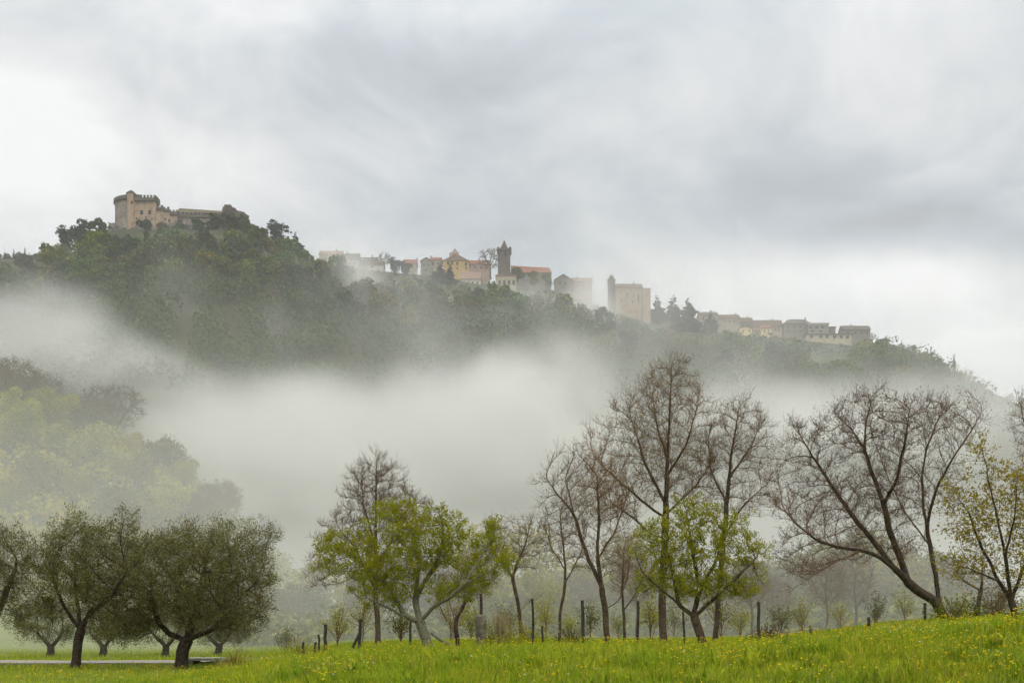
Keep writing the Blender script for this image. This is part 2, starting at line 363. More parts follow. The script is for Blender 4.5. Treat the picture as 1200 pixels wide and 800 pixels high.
# (px, py, Y, half width px, half height px, half depth m, amount)
FOG = [(545, 505, 380, 215, 92, 60, 1.2), (300, 500, 350, 180, 50, 55, 0.9), (50, 405, 430, 150, 52, 55, 1.05), (190, 445, 420, 130, 40, 55, 0.85), (640, 440, 450, 110, 52, 50, 0.9),
       (428, 348, 540, 26, 60, 45, 1.2), (692, 374, 580, 30, 60, 50, 1.35), (570, 400, 540, 100, 30, 40, 0.85), (384, 303, 605, 26, 14, 22, 1.25), (322, 345, 560, 26, 46, 34, 0.75), (240, 395, 500, 60, 24, 40, 0.75), (140, 360, 540, 40, 30, 40, 0.7),
       (850, 448, 540, 50, 42, 50, 1.0), (975, 446, 570, 80, 28, 40, 0.85), (1000, 505, 430, 290, 50, 70, 1.0), (1180, 500, 600, 120, 42, 50, 0.7), (800, 585, 330, 400, 80, 60, 0.42), (575, 378, 565, 120, 42, 40, 0.72), (310, 565, 320, 210, 70, 45, 0.72), (-200, 430, 420, 170, 60, 90, 0.9), (760, 405, 590, 40, 22, 30, 0.8), (500, 370, 560, 60, 30, 40, 0.6), (630, 365, 585, 40, 26, 40, 0.6), (1090, 452, 640, 60, 22, 40, 0.45)]
FOG_K = 0.022
def build_fog():
    vol = bpy.data.volumes.new('fog'); o = link('fog', vol)
    tag(o, 'pale grey fog bank lying in the valley below the castle hill', 'fog', kind='stuff')
    m, snt, out = mat('fog_droplets')
    at_ = N(snt, 'ShaderNodeAttribute'); at_.attribute_name = 'density'
    v = N(snt, 'ShaderNodeVolumePrincipled', inp={'Color': (0.95, 0.945, 0.912, 1), 'Density': 1.0, 'Anisotropy': 0.25})
    v.inputs['Density Attribute'].default_value = ''
    snt.links.new(math_n(snt, 'MULTIPLY', at_.outputs['Fac'], FOG_K), v.inputs['Density'])
    snt.links.new(v.outputs[0], out.inputs['Volume'])
    m.cycles.volume_sampling = 'DISTANCE'
    vol.materials.append(m)
    vol.render.step_size = 14.0
    nt = bpy.data.node_groups.new('fog_density', 'GeometryNodeTree')
    nt.interface.new_socket('Geometry', in_out='INPUT', socket_type='NodeSocketGeometry'); nt.interface.new_socket('Geometry', in_out='OUTPUT', socket_type='NodeSocketGeometry')
    go = nt.nodes.new('NodeGroupOutput'); pos = nt.nodes.new('GeometryNodeInputPosition').outputs[0]
    def noise(scale, det, rough, off, zs=1.0):
        n = N(nt, 'ShaderNodeTexNoise', inp={'Scale': scale, 'Detail': det, 'Roughness': rough})
        nt.links.new(vmath(nt, 'ADD', vmath(nt, 'MULTIPLY', pos, (1.0, 1.0, zs)), off), n.inputs['Vector']); return n.outputs[0]
    n1 = noise(0.011, 3, 0.55, (31, 5, 9), 1.6); n2 = noise(0.036, 4, 0.68, (3, 55, 19), 0.75)
    sep = nt.nodes.new('ShaderNodeSeparateXYZ'); nt.links.new(pos, sep.inputs[0])
    wx = N(nt, 'ShaderNodeTexNoise', inp={'Scale': 0.014, 'Detail': 2.0}); nt.links.new(pos, wx.inputs['Vector'])
    wv = N(nt, 'ShaderNodeVectorMath'); wv.operation = 'SCALE'; wv.inputs['Scale'].default_value = 34.0
    nt.links.new(vmath(nt, 'SUBTRACT', wx.outputs['Color'], (0.5, 0.5, 0.5)), wv.inputs[0])
    p = vmath(nt, 'ADD', pos, wv.outputs[0])
    tot = None
    for (bx, by, Y, hx, hy, hd, amt) in FOG:
        c = at(bx, by, Y); r = (hx / F * Y, hd, hy / F * Y)
        d = vmath(nt, 'MULTIPLY', vmath(nt, 'SUBTRACT', p, tuple(c)), tuple(1 / k for k in r)); d2 = vmath(nt, 'DOT_PRODUCT', d, d)
        e = math_n(nt, 'MULTIPLY', math_n(nt, 'POWER', 2.718, math_n(nt, 'MULTIPLY', math_n(nt, 'MULTIPLY', d2, math_n(nt, 'ADD', d2, 0.6)), -0.7)), amt)
        tot = e if tot is None else math_n(nt, 'ADD', tot, e)
    nz = math_n(nt, 'ADD', math_n(nt, 'MULTIPLY', n1, 0.42), math_n(nt, 'MULTIPLY', n2, 0.58))
    ero = N(nt, 'ShaderNodeMapRange', inp={1: 0.36, 2: 0.66, 3: 1.25, 4: 0.0}); nt.links.new(nz, ero.inputs[0])
    tot = math_n(nt, 'MINIMUM', math_n(nt, 'MAXIMUM', math_n(nt, 'SUBTRACT', math_n(nt, 'MULTIPLY', tot, 1.75), ero.outputs[0]), 0.0), 1.25)
    tot = math_n(nt, 'MULTIPLY', tot, math_n(nt, 'ADD', 0.2, math_n(nt, 'MULTIPLY', n2, 1.4)))
    # torn veils drifting up the slope
    n3 = noise(0.021, 4, 0.6, (71, 15, 3), 0.6)
    veil = N(nt, 'ShaderNodeMapRange', inp={1: 0.47, 2: 0.68, 3: 0.0, 4: 1.0}); nt.links.new(n3, veil.inputs[0])
    vz = N(nt, 'ShaderNodeMapRange', inp={1: 130.0, 2: 215.0, 3: 1.0, 4: 0.10}); nt.links.new(sep.outputs[2], vz.inputs[0])
    vy = N(nt, 'ShaderNodeMapRange', inp={1: 430.0, 2: 470.0, 3: 0.0, 4: FOG_VEIL}); nt.links.new(sep.outputs[1], vy.inputs[0])
    vx = N(nt, 'ShaderNodeMapRange', inp={1: -190.0, 2: -110.0, 3: 0.45, 4: 1.0}); nt.links.new(sep.outputs[0], vx.inputs[0])
    vr = N(nt, 'ShaderNodeMapRange', inp={1: 70.0, 2: 150.0, 3: 1.0, 4: 0.3}); nt.links.new(sep.outputs[0], vr.inputs[0])
    tot = math_n(nt, 'ADD', tot, math_n(nt, 'MULTIPLY', math_n(nt, 'MULTIPLY', veil.outputs[0], math_n(nt, 'MULTIPLY', vx.outputs[0], vr.outputs[0])), math_n(nt, 'MULTIPLY', vz.outputs[0], vy.outputs[0])))
    # thin ground mist over the fields and the hillock
    lay = N(nt, 'ShaderNodeMapRange', inp={1: 3.0, 2: 36.0, 3: FOG_LOW, 4: 0.0}); nt.links.new(sep.outputs[2], lay.inputs[0])
    fr = N(nt, 'ShaderNodeMapRange', inp={1: 47.0, 2: 66.0, 3: 0.0, 4: 1.0}); nt.links.new(sep.outputs[1], fr.inputs[0])
    low = math_n(nt, 'MULTIPLY', math_n(nt, 'MULTIPLY', lay.outputs[0], fr.outputs[0]), math_n(nt, 'ADD', 0.4, n1))
    tot = math_n(nt, 'ADD', tot, low)
    tot = math_n(nt, 'MAXIMUM', math_n(nt, 'SUBTRACT', tot, 0.02), 0.0)
    cube = nt.nodes.new('GeometryNodeVolumeCube')
    nt.links.new(tot, cube.inputs['Density'])
    cube.inputs['Min'].default_value = FOG_LO; cube.inputs['Max'].default_value = FOG_HI
    for k, r in zip(('X', 'Y', 'Z'), FOG_RES): cube.inputs['Resolution ' + k].default_value = r
    sm = nt.nodes.new('GeometryNodeSetMaterial'); sm.inputs['Material'].default_value = m
    nt.links.new(cube.outputs[0], sm.inputs[0]); nt.links.new(sm.outputs[0], go.inputs[0])
    md = o.modifiers.new('fog_density', 'NODES'); md.node_group = nt
FOG_VEIL = 0.75
FOG_LOW = 0.50
build_fog()

# ------------------------------------------------------------------ tree building
def leaves(g, P, D, L, Wd, rng, m=0, up=0.2, fold=0.25):
    """one leaf (a folded diamond of two triangles) at each point P, pointing along D"""
    n = len(P)
    if not n: return
    D = D + rng.normal(size=(n, 3)) * 0.55; D[:, 2] += up; D /= np.linalg.norm(D, axis=1, keepdims=True) + 1e-9
    R = rng.normal(size=(n, 3)); Sd = np.cross(D, R); Sd /= np.linalg.norm(Sd, axis=1, keepdims=True) + 1e-9
    Nn = np.cross(Sd, D)
    l = (L * rng.uniform(0.65, 1.25, n))[:, None]; w = (Wd * rng.uniform(0.7, 1.25, n))[:, None]
    a = P; b = P + D * l * 0.5 + Sd * w * 0.5 + Nn * w * fold; c = P + D * l; d = P + D * l * 0.5 - Sd * w * 0.5 + Nn * w * fold
    v = np.stack([a, b, c, d], 1).reshape(-1, 3); i = np.arange(n)[:, None] * 4
    g.add(v, t=np.concatenate([i + [0, 1, 2], i + [0, 2, 3]], 0), m=m)
def cards(g, P, Nrm, s, rng, m=0):
    """leaf clumps: irregular four-cornered flakes facing roughly along Nrm"""
    n = len(P)
    Nn = Nrm + rng.normal(size=(n, 3)) * 0.7; Nn /= np.linalg.norm(Nn, axis=1, keepdims=True) + 1e-9
    R = rng.normal(size=(n, 3)); U = np.cross(Nn, R); U /= np.linalg.norm(U, axis=1, keepdims=True) + 1e-9; V = np.cross(Nn, U)
    s = np.broadcast_to(s, (n,))[:, None]
    k = lambda: rng.uniform(0.35, 0.75, n)[:, None] * s
    v = np.stack([P + U * k(), P + V * k() + Nn * k() * 0.3, P - U * k(), P - V * k() - Nn * k() * 0.3], 1).reshape(-1, 3)
    g.add(v, q=np.arange(n)[:, None] * 4 + [0, 1, 2, 3], m=m)
def thin3(g, A, B, C, r0, r1, m=0):
    """many three-sided twigs A-B-C with radii r0 -> r1"""
    n = len(A)
    if not n: return
    D = C - A; D /= np.linalg.norm(D, axis=1, keepdims=True) + 1e-9
    R = np.where(np.abs(D[:, 2:3]) > 0.8, np.array([[1.0, 0.2, 0]]), np.array([[0.1, 0.1, 1.0]]))
    U = np.cross(D, R); U /= np.linalg.norm(U, axis=1, keepdims=True); V = np.cross(D, U)
    r0 = np.broadcast_to(r0, (n,))[:, None]; r1 = np.broadcast_to(r1, (n,))[:, None]; rm = (r0 + r1) / 2
    vs = []
    for P, r in ((A, r0), (B, rm), (C, r1)):
        for k in range(3):
            a = k * 2 * pi / 3; vs.append(P + r * (cos(a) * U + sin(a) * V))
    v = np.stack(vs, 1).reshape(-1, 3); i = np.arange(n)[:, None] * 9; q = []
    for s in (0, 3):
        for k in range(3):
            kk = (k + 1) % 3; q.append(i + [s + k, s + kk, s + 3 + kk, s + 3 + k])
    g.add(v, q=np.concatenate(q, 0), m=m)

def grow(rng, limbs, env, natt=1500, step=0.22, di=1.6, dk=0.4, wig=0.25, grav=0.0, iters=160, mom=0.35):
    """space colonisation: limbs = polylines (first is the trunk, later ones start at their nearest earlier node); env = ellipsoids (c, r) to fill"""
    P = []; par = []
    def addpoly(poly):
        poly = np.asarray(poly, float)
        if P:
            d = np.linalg.norm(np.array(P) - poly[0], axis=1); last = int(d.argmin()); poly = np.vstack([P[last], poly[1:]])
        else:
            P.append(poly[0]); par.append(-1); last = 0
        for a, b in zip(poly[:-1], poly[1:]):
            k = max(1, int(round(np.linalg.norm(b - a) / step)))
            for j in range(1, k + 1):
                q = a + (b - a) * j / k + (rng.normal(size=3) * step * 0.10 if j < k else 0)
                P.append(q); par.append(last); last = len(P) - 1
    for l in limbs: addpoly(l)
    nlimb = len(P)
    vol = np.array([r[0] * r[1] * r[2] for c, r in env]); cnt = np.maximum(1, (natt * vol / vol.sum()).astype(int)); A = []
    for (c, r), k in zip(env, cnt):
        u = rng.normal(size=(k, 3)); u /= np.linalg.norm(u, axis=1, keepdims=True); rad = rng.uniform(0, 1, k) ** (1 / 2.4)
        A.append(np.asarray(c) + u * rad[:, None] * np.asarray(r))
    A = np.concatenate(A); n = len(A)
    P = [np.asarray(p, float) for p in P]; arr = np.array(P); near = np.zeros(n, int); dist = np.full(n, 1e9)
    def upd(start):
        new = np.array(P[start:])
        for s in range(0, len(new), 400):
            d = np.linalg.norm(A[:, None, :] - new[None, s:s + 400], axis=2); j = d.argmin(1); dm = d[np.arange(n), j]
            b = dm < dist; dist[b] = dm[b]; near[b] = start + s + j[b]
    upd(0); alive = dist > dk; kidn = [0] * len(P)
    for it in range(iters):
        act = alive & (dist < (di if it > 15 else di * 2.5))
        if not act.any(): break
        ids = near[act]; arrP = np.array(P); v = A[act] - arrP[ids]; v /= np.linalg.norm(v, axis=1, keepdims=True) + 1e-9
        acc = np.zeros((len(P), 3)); np.add.at(acc, ids, v); u = np.unique(ids); s0 = len(P)
        while len(kidn) < s0: kidn.append(0)
        full = np.array([kidn[i] >= 3 for i in ids]); w_ = np.where(act)[0]; alive[w_[full]] = False
        for i in u:
            if kidn[i] >= 3: continue
            kidn[i] += 1
            d = acc[i]
            pd = arrP[i] - arrP[par[i]] if par[i] >= 0 else np.array([0, 0, step])
            d = d / (np.linalg.norm(d) + 1e-9) + mom * pd / step + rng.normal(size=3) * wig + np.array([0, 0, grav]); d /= np.linalg.norm(d) + 1e-9
            P.append(arrP[i] + d * step); par.append(int(i))
        upd(s0); alive &= dist > dk
        if len(P) > 9000: break
    return np.array(P), np.array(par), nlimb
def radii(P, par, r_tip, R):
    n = len(P); c = np.zeros(n); kids = np.zeros(n, int)
    for i in range(n - 1, -1, -1):
        if kids[i] == 0: c[i] = 1
        if par[i] >= 0: c[par[i]] += c[i]; kids[par[i]] += 1
    e = math.log(R / r_tip) / math.log(max(c[0], 3)); return r_tip * c ** e, kids, c
def skeleton(P, par, r, kids, cnt, gT, gC, thick, mT=0, mC=0):
    """tubes along every chain: thick chains into gT (trunk and limbs), thin ones into gC"""
    n = len(P); ch = [[] for _ in range(n)]
    for i in range(n):
        if par[i] >= 0: ch[par[i]].append(i)
    best = [max(c, key=lambda k: cnt[k]) if c else -1 for c in ch]
    start = [0] + [i for i in range(1, n) if best[par[i]] != i]
    for s in start:
        chain = [s] if par[s] < 0 else [par[s], s]; rr = [r[s]] if par[s] < 0 else [min(r[par[s]] * 0.85, r[s] * 1.25), r[s]]
        i = s
        while best[i] >= 0:
            i = best[i]; chain.append(i); rr.append(r[i])
        if len(chain) < 2: continue
        Q = P[chain].copy(); rr = np.array(rr)
        if len(Q) > 3: Q[1:-1] = 0.25 * Q[:-2] + 0.5 * Q[1:-1] + 0.25 * Q[2:]
        if par[s] < 0:
            rr = rr.copy(); rr[0] *= 1.45
            if len(rr) > 1: rr[1] *= 1.12
            Q[0, 2] -= 0.12
        # split where the chain becomes thin
        k = int((rr > thick).sum())
        if k >= 2:
            gT.tube(Q[:k], rr[:k], 9 if rr[0] > 0.09 else 6, mT)
            if k < len(Q): gC.tube(Q[k - 1:], rr[k - 1:], 4, mC)
        else: gC.tube(Q, rr, 4 if rr[0] > 0.012 else 3, mC)
def twigs(g, rng, P, par, sel, per, L, r0, rise=0.35, m=0, spread=1.0):
    """fine side twigs on the selected nodes; returns their mid points, tips and directions"""
    idx = np.repeat(sel, per); n = len(idx)
    T = P[idx] - P[np.maximum(par[idx], 0)]; T /= np.linalg.norm(T, axis=1, keepdims=True) + 1e-9
    D = T * 0.7 + rng.normal(size=(n, 3)) * 0.6 * spread; D[:, 2] += rise * 0.5; D /= np.linalg.norm(D, axis=1, keepdims=True)
    l = (L * rng.uniform(0.35, 1.2, n))[:, None]
    A = P[idx] - T * rng.uniform(0, 0.15, n)[:, None]; B = A + D * l * 0.5
    D2 = D + rng.normal(size=(n, 3)) * 0.3; D2[:, 2] += rise; D2 /= np.linalg.norm(D2, axis=1, keepdims=True)
    C = B + D2 * l * 0.5
    thin3(g, A, B, C, r0, r0 * 0.45, m)
    return A, B, C, D2
def base_of(px, Y, dz=0.0):
    x = (px - 600) / F * Y; return np.array([x, Y, gz(x, Y) + dz])
def poly(pts, Y, depth=None):
    """limb as photo points at distance Y, with a depth wander"""
    out = []
    for i, p in enumerate(pts):
        dy = (depth[i] if depth else 0.0); out.append(at(p[0], p[1], Y + dy))
    return out
def ell(px, py, hx, hy, Y, hd=None, dY=0.0):
    k = Y / F; return (at(px, py, Y + dY), (hx * k, (hd if hd else 0.8 * hx * k), hy * k))
def plant_tree(name, label, cat, base, seed, limbs, env, R, trunk_mat, twig_mat, r_tip=0.006, natt=1500, step=0.2, dk=0.4, di=1.6, thick=0.03, wig=0.25, grav=0.0,
               tw=(2, 0.5, 0.004), tw2=None, leaf=None, buds=None, group=None, rise=0.35, crown='crown', spread=1.0, mom=0.35):
    rng = np.random.default_rng(seed)
    limbs = [np.array(l) for l in limbs]; limbs[0][0] = base
    P, par, nl = grow(rng, limbs, env, natt, step, di, dk, wig, grav, mom=mom)
    P = P - base
    r, kids, cnt = radii(P, par, r_tip, R)
    gT, gC = Geo(), Geo()
    skeleton(P, par, r, kids, cnt, gT, gC, thick)
    sel = np.where((r < thick) & (par >= 0))[0]
    pts = tips = None
    if tw:
        s = sel[r[sel] < max(0.014, r_tip * 2.2)]
        A, B, C, D = twigs(gC, rng, P, par, s, tw[0], tw[1], tw[2], rise, 0, spread)
        if tw2:
            k = len(A); i2 = np.repeat(np.arange(k), tw2[0]); n2 = len(i2)
            f = rng.uniform(0.2, 1, n2)[:, None]; a = np.where(f < 0.5, A[i2] + (B[i2] - A[i2]) * f * 2, B[i2] + (C[i2] - B[i2]) * (f - 0.5) * 2)
            d = D[i2] + rng.normal(size=(n2, 3)) * 0.8; d[:, 2] += rise * 0.6; d /= np.linalg.norm(d, axis=1, keepdims=True)
            l = (tw2[1] * rng.uniform(0.3, 1.2, n2))[:, None]
            thin3(gC, a, a + d * l * 0.5, a + d * l + rng.normal(size=(n2, 3)) * l * 0.08, tw2[2], tw2[2] * 0.5)
            tips2 = a + d * l; d2 = d
        else: tips2, d2 = C, D
    if buds is not None:
        bn, bl, bw, bfr = buds[1:]
        k = rng.uniform(size=len(tips2)) < bfr; T = np.repeat(tips2[k], bn, 0); Dd = np.repeat(d2[k], bn, 0)
        leaves(gC, T + rng.normal(size=T.shape) * 0.012, Dd, bl, bw, rng, 1)
    e = thing(name, label, cat, base, group)
    gT.mesh
    link('trunk', gT.mesh('trunk', trunk_mat, True), e)
    if gC.n: link(crown, gC.mesh(crown, [twig_mat] + ([buds[0]] if buds is not None else []), False), e)
    if leaf is not None:
        gL = Geo()
        for (m_i, per, L_, W_, frac, jit, upv) in leaf[1]:
            T = np.concatenate([tips2, (tips2 + C[np.minimum(np.arange(len(tips2)), len(C) - 1)]) * 0.5]) if tw2 is None else tips2
            Dd = np.concatenate([d2, d2]) if tw2 is None else d2
            k = rng.uniform(size=len(T)) < frac; T = np.repeat(T[k], per, 0); Dd = np.repeat(Dd[k], per, 0)
            leaves(gL, T + rng.normal(size=T.shape) * jit, Dd, L_, W_, rng, m_i, upv)
        link('foliage', gL.mesh('foliage', leaf[0]), e)
    return e

# ---------------- olive trees
OL = [(0, 5, 0.085, 0.030, 1.0, 0.07, 0.1)]
def olive(label, px, Y, seed, limbs, env, R, natt=700, dens=5, tw=(3, 0.46, 0.0045), Ls=0.10, Ws=0.03, group='olive trees along the track'):
    b = base_of(px, Y)
    return plant_tree('olive_tree', label, 'olive tree', b, seed, [poly(l, Y, d) for l, d in limbs], env, R, M['bark_dark'], M['bark_dark'], 0.007, natt, 0.17, 0.33, 1.4, 0.028, 0.3,
                      tw=tw, leaf=([M['leaf_olive']], [(0, dens + 2, Ls, Ws, 0.9, 0.09, 0.1), (0, 5, Ls * .65, Ws * .8, 0.8, 0.13, 0.0)]), rise=0.25, group=group)
def build_olives():
    Y = 38
    olive('dark olive tree cut off by the left edge of the picture, beside the track', -18, Y, 11,
          [([(-18, 780), (-16, 745), (5, 700), (20, 660)], None), ([(-16, 745), (-50, 700), (-60, 650)], [0, .5, 1])],
          [ell(2, 665, 44, 52, Y), ell(-60, 660, 50, 55, Y), ell(22, 712, 24, 30, Y)], 0.22, 1300, 6)
    olive('olive tree with a straight slim trunk forking low, left of the stout olive', 88, Y, 12,
          [([(88, 782), (91, 755), (94, 738)], None), ([(94, 738), (72, 705), (62, 678), (64, 650)], [0, .2, .4, .5]), ([(94, 738), (108, 715), (128, 700), (150, 670)], [0, -.3, -.6, -.8]),
           ([(94, 738), (90, 700), (88, 660)], [0, .6, 1.0])],
          [ell(104, 655, 62, 46, Y), ell(84, 632, 26, 30, Y), ell(150, 640, 30, 32, Y), ell(70, 690, 26, 30, Y), ell(148, 712, 32, 36, Y), ell(108, 690, 40, 26, Y, 2.0), ell(80, 606, 8, 12, Y, .5), ell(150, 612, 14, 14, Y, .8), ell(60, 648, 14, 22, Y, .8), ell(140, 735, 24, 20, Y, 1.5), ell(56, 705, 18, 24, Y, 1)], 0.17, 1900, 6)
    olive('stout olive tree with a thick low forked trunk and wide ragged crown', 212, Y, 13,
          [([(210, 784), (213, 762), (219, 750)], None), ([(219, 750), (200, 744), (186, 730), (178, 705), (176, 680)], [0, .2, .4, .6, .8]), ([(219, 750), (237, 742), (253, 735), (268, 715)], [0, -.4, -.7, -1]),
           ([(219, 750), (226, 728), (234, 700), (240, 665)], [0, .3, .5, .7])],
          [ell(228, 672, 88, 52, Y), ell(196, 650, 40, 36, Y), ell(270, 642, 36, 34, Y), ell(305, 632, 22, 18, Y), ell(290, 690, 38, 42, Y), ell(160, 705, 34, 40, Y), ell(250, 715, 50, 28, Y, 2.0), ell(315, 622, 12, 12, Y, .6), ell(258, 618, 8, 14, Y, .5), ell(222, 620, 8, 12, Y, .5), ell(308, 715, 14, 18, Y, .8), ell(150, 735, 26, 22, Y, 1.5), ell(280, 730, 30, 20, Y, 1.5)], 0.24, 2900, 6)
    Y = 58
    for px, seed, lab, w in ((58, 21, 'hazy brownish olive tree behind the track, between the two left olives', 42), (193, 22, 'hazy olive tree behind the stout olive, left of its trunk', 44),
                             (255, 23, 'hazy low olive tree behind the stout olive, right of its trunk', 40), (120, 24, 'faint small olive tree far behind the slim olive', 30)):
        y0 = 776
        olive(lab, px, Y, seed, [([(px, y0), (px + 2, y0 - 18)], None), ([(px + 2, y0 - 18), (px - 14, y0 - 34)], None), ([(px + 2, y0 - 18), (px + 16, y0 - 36)], None)],
              [ell(px, y0 - 48, w, 28, Y)], 0.2, 500, 3, (3, 0.4, 0.006), 0.11, 0.04, 'hazy olive trees behind the track')
# ---------------- fruit trees in leaf
def build_pears():
    Y = 30
    b = base_of(503, Y)
    plant_tree('pear_tree', 'gnarled fruit tree with yellow-green leaf tufts and a long low limb to the right', 'fruit tree', b, 31,
        [poly([(503, 762), (497, 742), (492, 728)], Y), poly([(492, 728), (476, 722), (455, 712), (430, 700)], Y, [0, -.2, -.4, -.6]), poly([(476, 722), (462, 700), (440, 672), (410, 650), (385, 640)], Y, [0, .2, .4, .5, .6]),
         poly([(492, 728), (512, 708), (528, 700), (546, 682), (575, 668), (598, 655)], Y, [0, -.3, -.6, -.8, -.8, -.7]), poly([(546, 682), (568, 645), (584, 615)], Y, [-.8, -.6, -.5]),
         poly([(492, 728), (486, 700), (492, 660), (480, 620), (470, 595)], Y, [0, .4, .6, .6, .5]), poly([(486, 700), (512, 660), (520, 630), (515, 600)], Y, [.4, .2, 0, -.2])],
        [ell(475, 640, 62, 44, Y), ell(415, 645, 48, 30, Y), ell(560, 660, 44, 30, Y), ell(510, 635, 52, 40, Y), ell(445, 690, 42, 26, Y), ell(465, 605, 40, 22, Y), ell(578, 632, 24, 26, Y), ell(535, 690, 46, 20, Y), ell(395, 660, 30, 26, Y), ell(455, 665, 60, 40, Y)],
        0.15, M['bark_lichen'], M['bark_lichen'], 0.007, 2500, 0.14, 0.28, 1.3, 0.022, 0.45, tw=(2, 0.22, 0.0055),
        leaf=([M['leaf_pear'], M['blossom']], [(0, 8, 0.072, 0.038, 0.8, 0.05, 0.35), (0, 5, 0.045, 0.024, 0.6, 0.09, 0.2), (1, 5, 0.035, 0.035, 0.05, 0.03, 0.2)]), rise=0.5)
    b = base_of(824, Y)
    plant_tree('pear_tree', 'dense fruit tree in bright yellow-green leaf below the tall bare tree', 'fruit tree', b, 32,
        [poly([(824, 752), (818, 735), (813, 722)], Y), poly([(813, 722), (795, 708), (775, 690), (752, 670)], Y, [0, -.2, -.4, -.5]), poly([(813, 722), (820, 690), (812, 650), (806, 610)], Y, [0, .3, .5, .5]),
         poly([(813, 722), (838, 700), (862, 678), (885, 655)], Y, [0, -.3, -.5, -.5]), poly([(820, 690), (840, 655), (850, 615)], Y, [.3, .5, .8]), poly([(795, 708), (786, 660), (775, 625)], Y, [-.2, .2, .6])],
        [ell(810, 640, 44, 42, Y), ell(765, 636, 30, 26, Y), ell(862, 645, 34, 34, Y), ell(812, 598, 14, 22, Y, .6), ell(790, 606, 10, 18, Y, .5), ell(838, 604, 10, 18, Y, .5), ell(768, 682, 32, 20, Y), ell(852, 692, 40, 16, Y), ell(888, 648, 18, 20, Y), ell(885, 685, 20, 14, Y), ell(815, 685, 46, 18, Y), ell(748, 652, 16, 24, Y), ell(870, 612, 12, 16, Y, .5)],
        0.13, M['bark'], M['bark'], 0.007, 2700, 0.14, 0.27, 1.3, 0.022, 0.4, tw=(2, 0.24, 0.0055),
        leaf=([M['leaf_pear'], M['blossom']], [(0, 8, 0.072, 0.039, 0.8, 0.055, 0.35), (0, 5, 0.045, 0.024, 0.5, 0.09, 0.2), (1, 5, 0.04, 0.04, 0.08, 0.03, 0.2)]), rise=0.5)
    Y = 24
    b = base_of(1196, Y)
    plant_tree('cherry_tree', 'young tree with bronze and yellow-green leaves at the right edge', 'fruit tree', b, 33,
        [poly([(1197, 730), (1185, 705), (1170, 680)], Y), poly([(1170, 680), (1150, 640), (1135, 600), (1115, 570)], Y, [0, .2, .3, .3]), poly([(1185, 705), (1178, 650), (1165, 590), (1150, 520)], Y, [0, -.3, -.4, -.4]),
         poly([(1185, 705), (1205, 650), (1210, 590)], Y, [0, .4, .7]), poly([(1170, 680), (1135, 665), (1110, 660)], Y, [0, -.4, -.6]), poly([(1178, 650), (1190, 600), (1192, 560)], Y, [-.3, -.6, -.7])],
        [ell(1165, 610, 55, 52, Y), ell(1128, 600, 30, 44, Y), ell(1150, 545, 20, 36, Y), ell(1195, 590, 40, 54, Y), ell(1135, 660, 38, 30, Y), ell(1190, 660, 40, 40, Y), ell(1230, 620, 40, 60, Y)],
        0.085, M['bark_dark'], M['bark'], 0.005, 1900, 0.14, 0.28, 1.3, 0.018, 0.25, tw=(2, 0.3, 0.004),
        leaf=([M['leaf_bronze']], [(0, 5, 0.085, 0.040, 0.6, 0.06, -0.1), (0, 3, 0.05, 0.026, 0.4, 0.09, 0)]), rise=0.35)
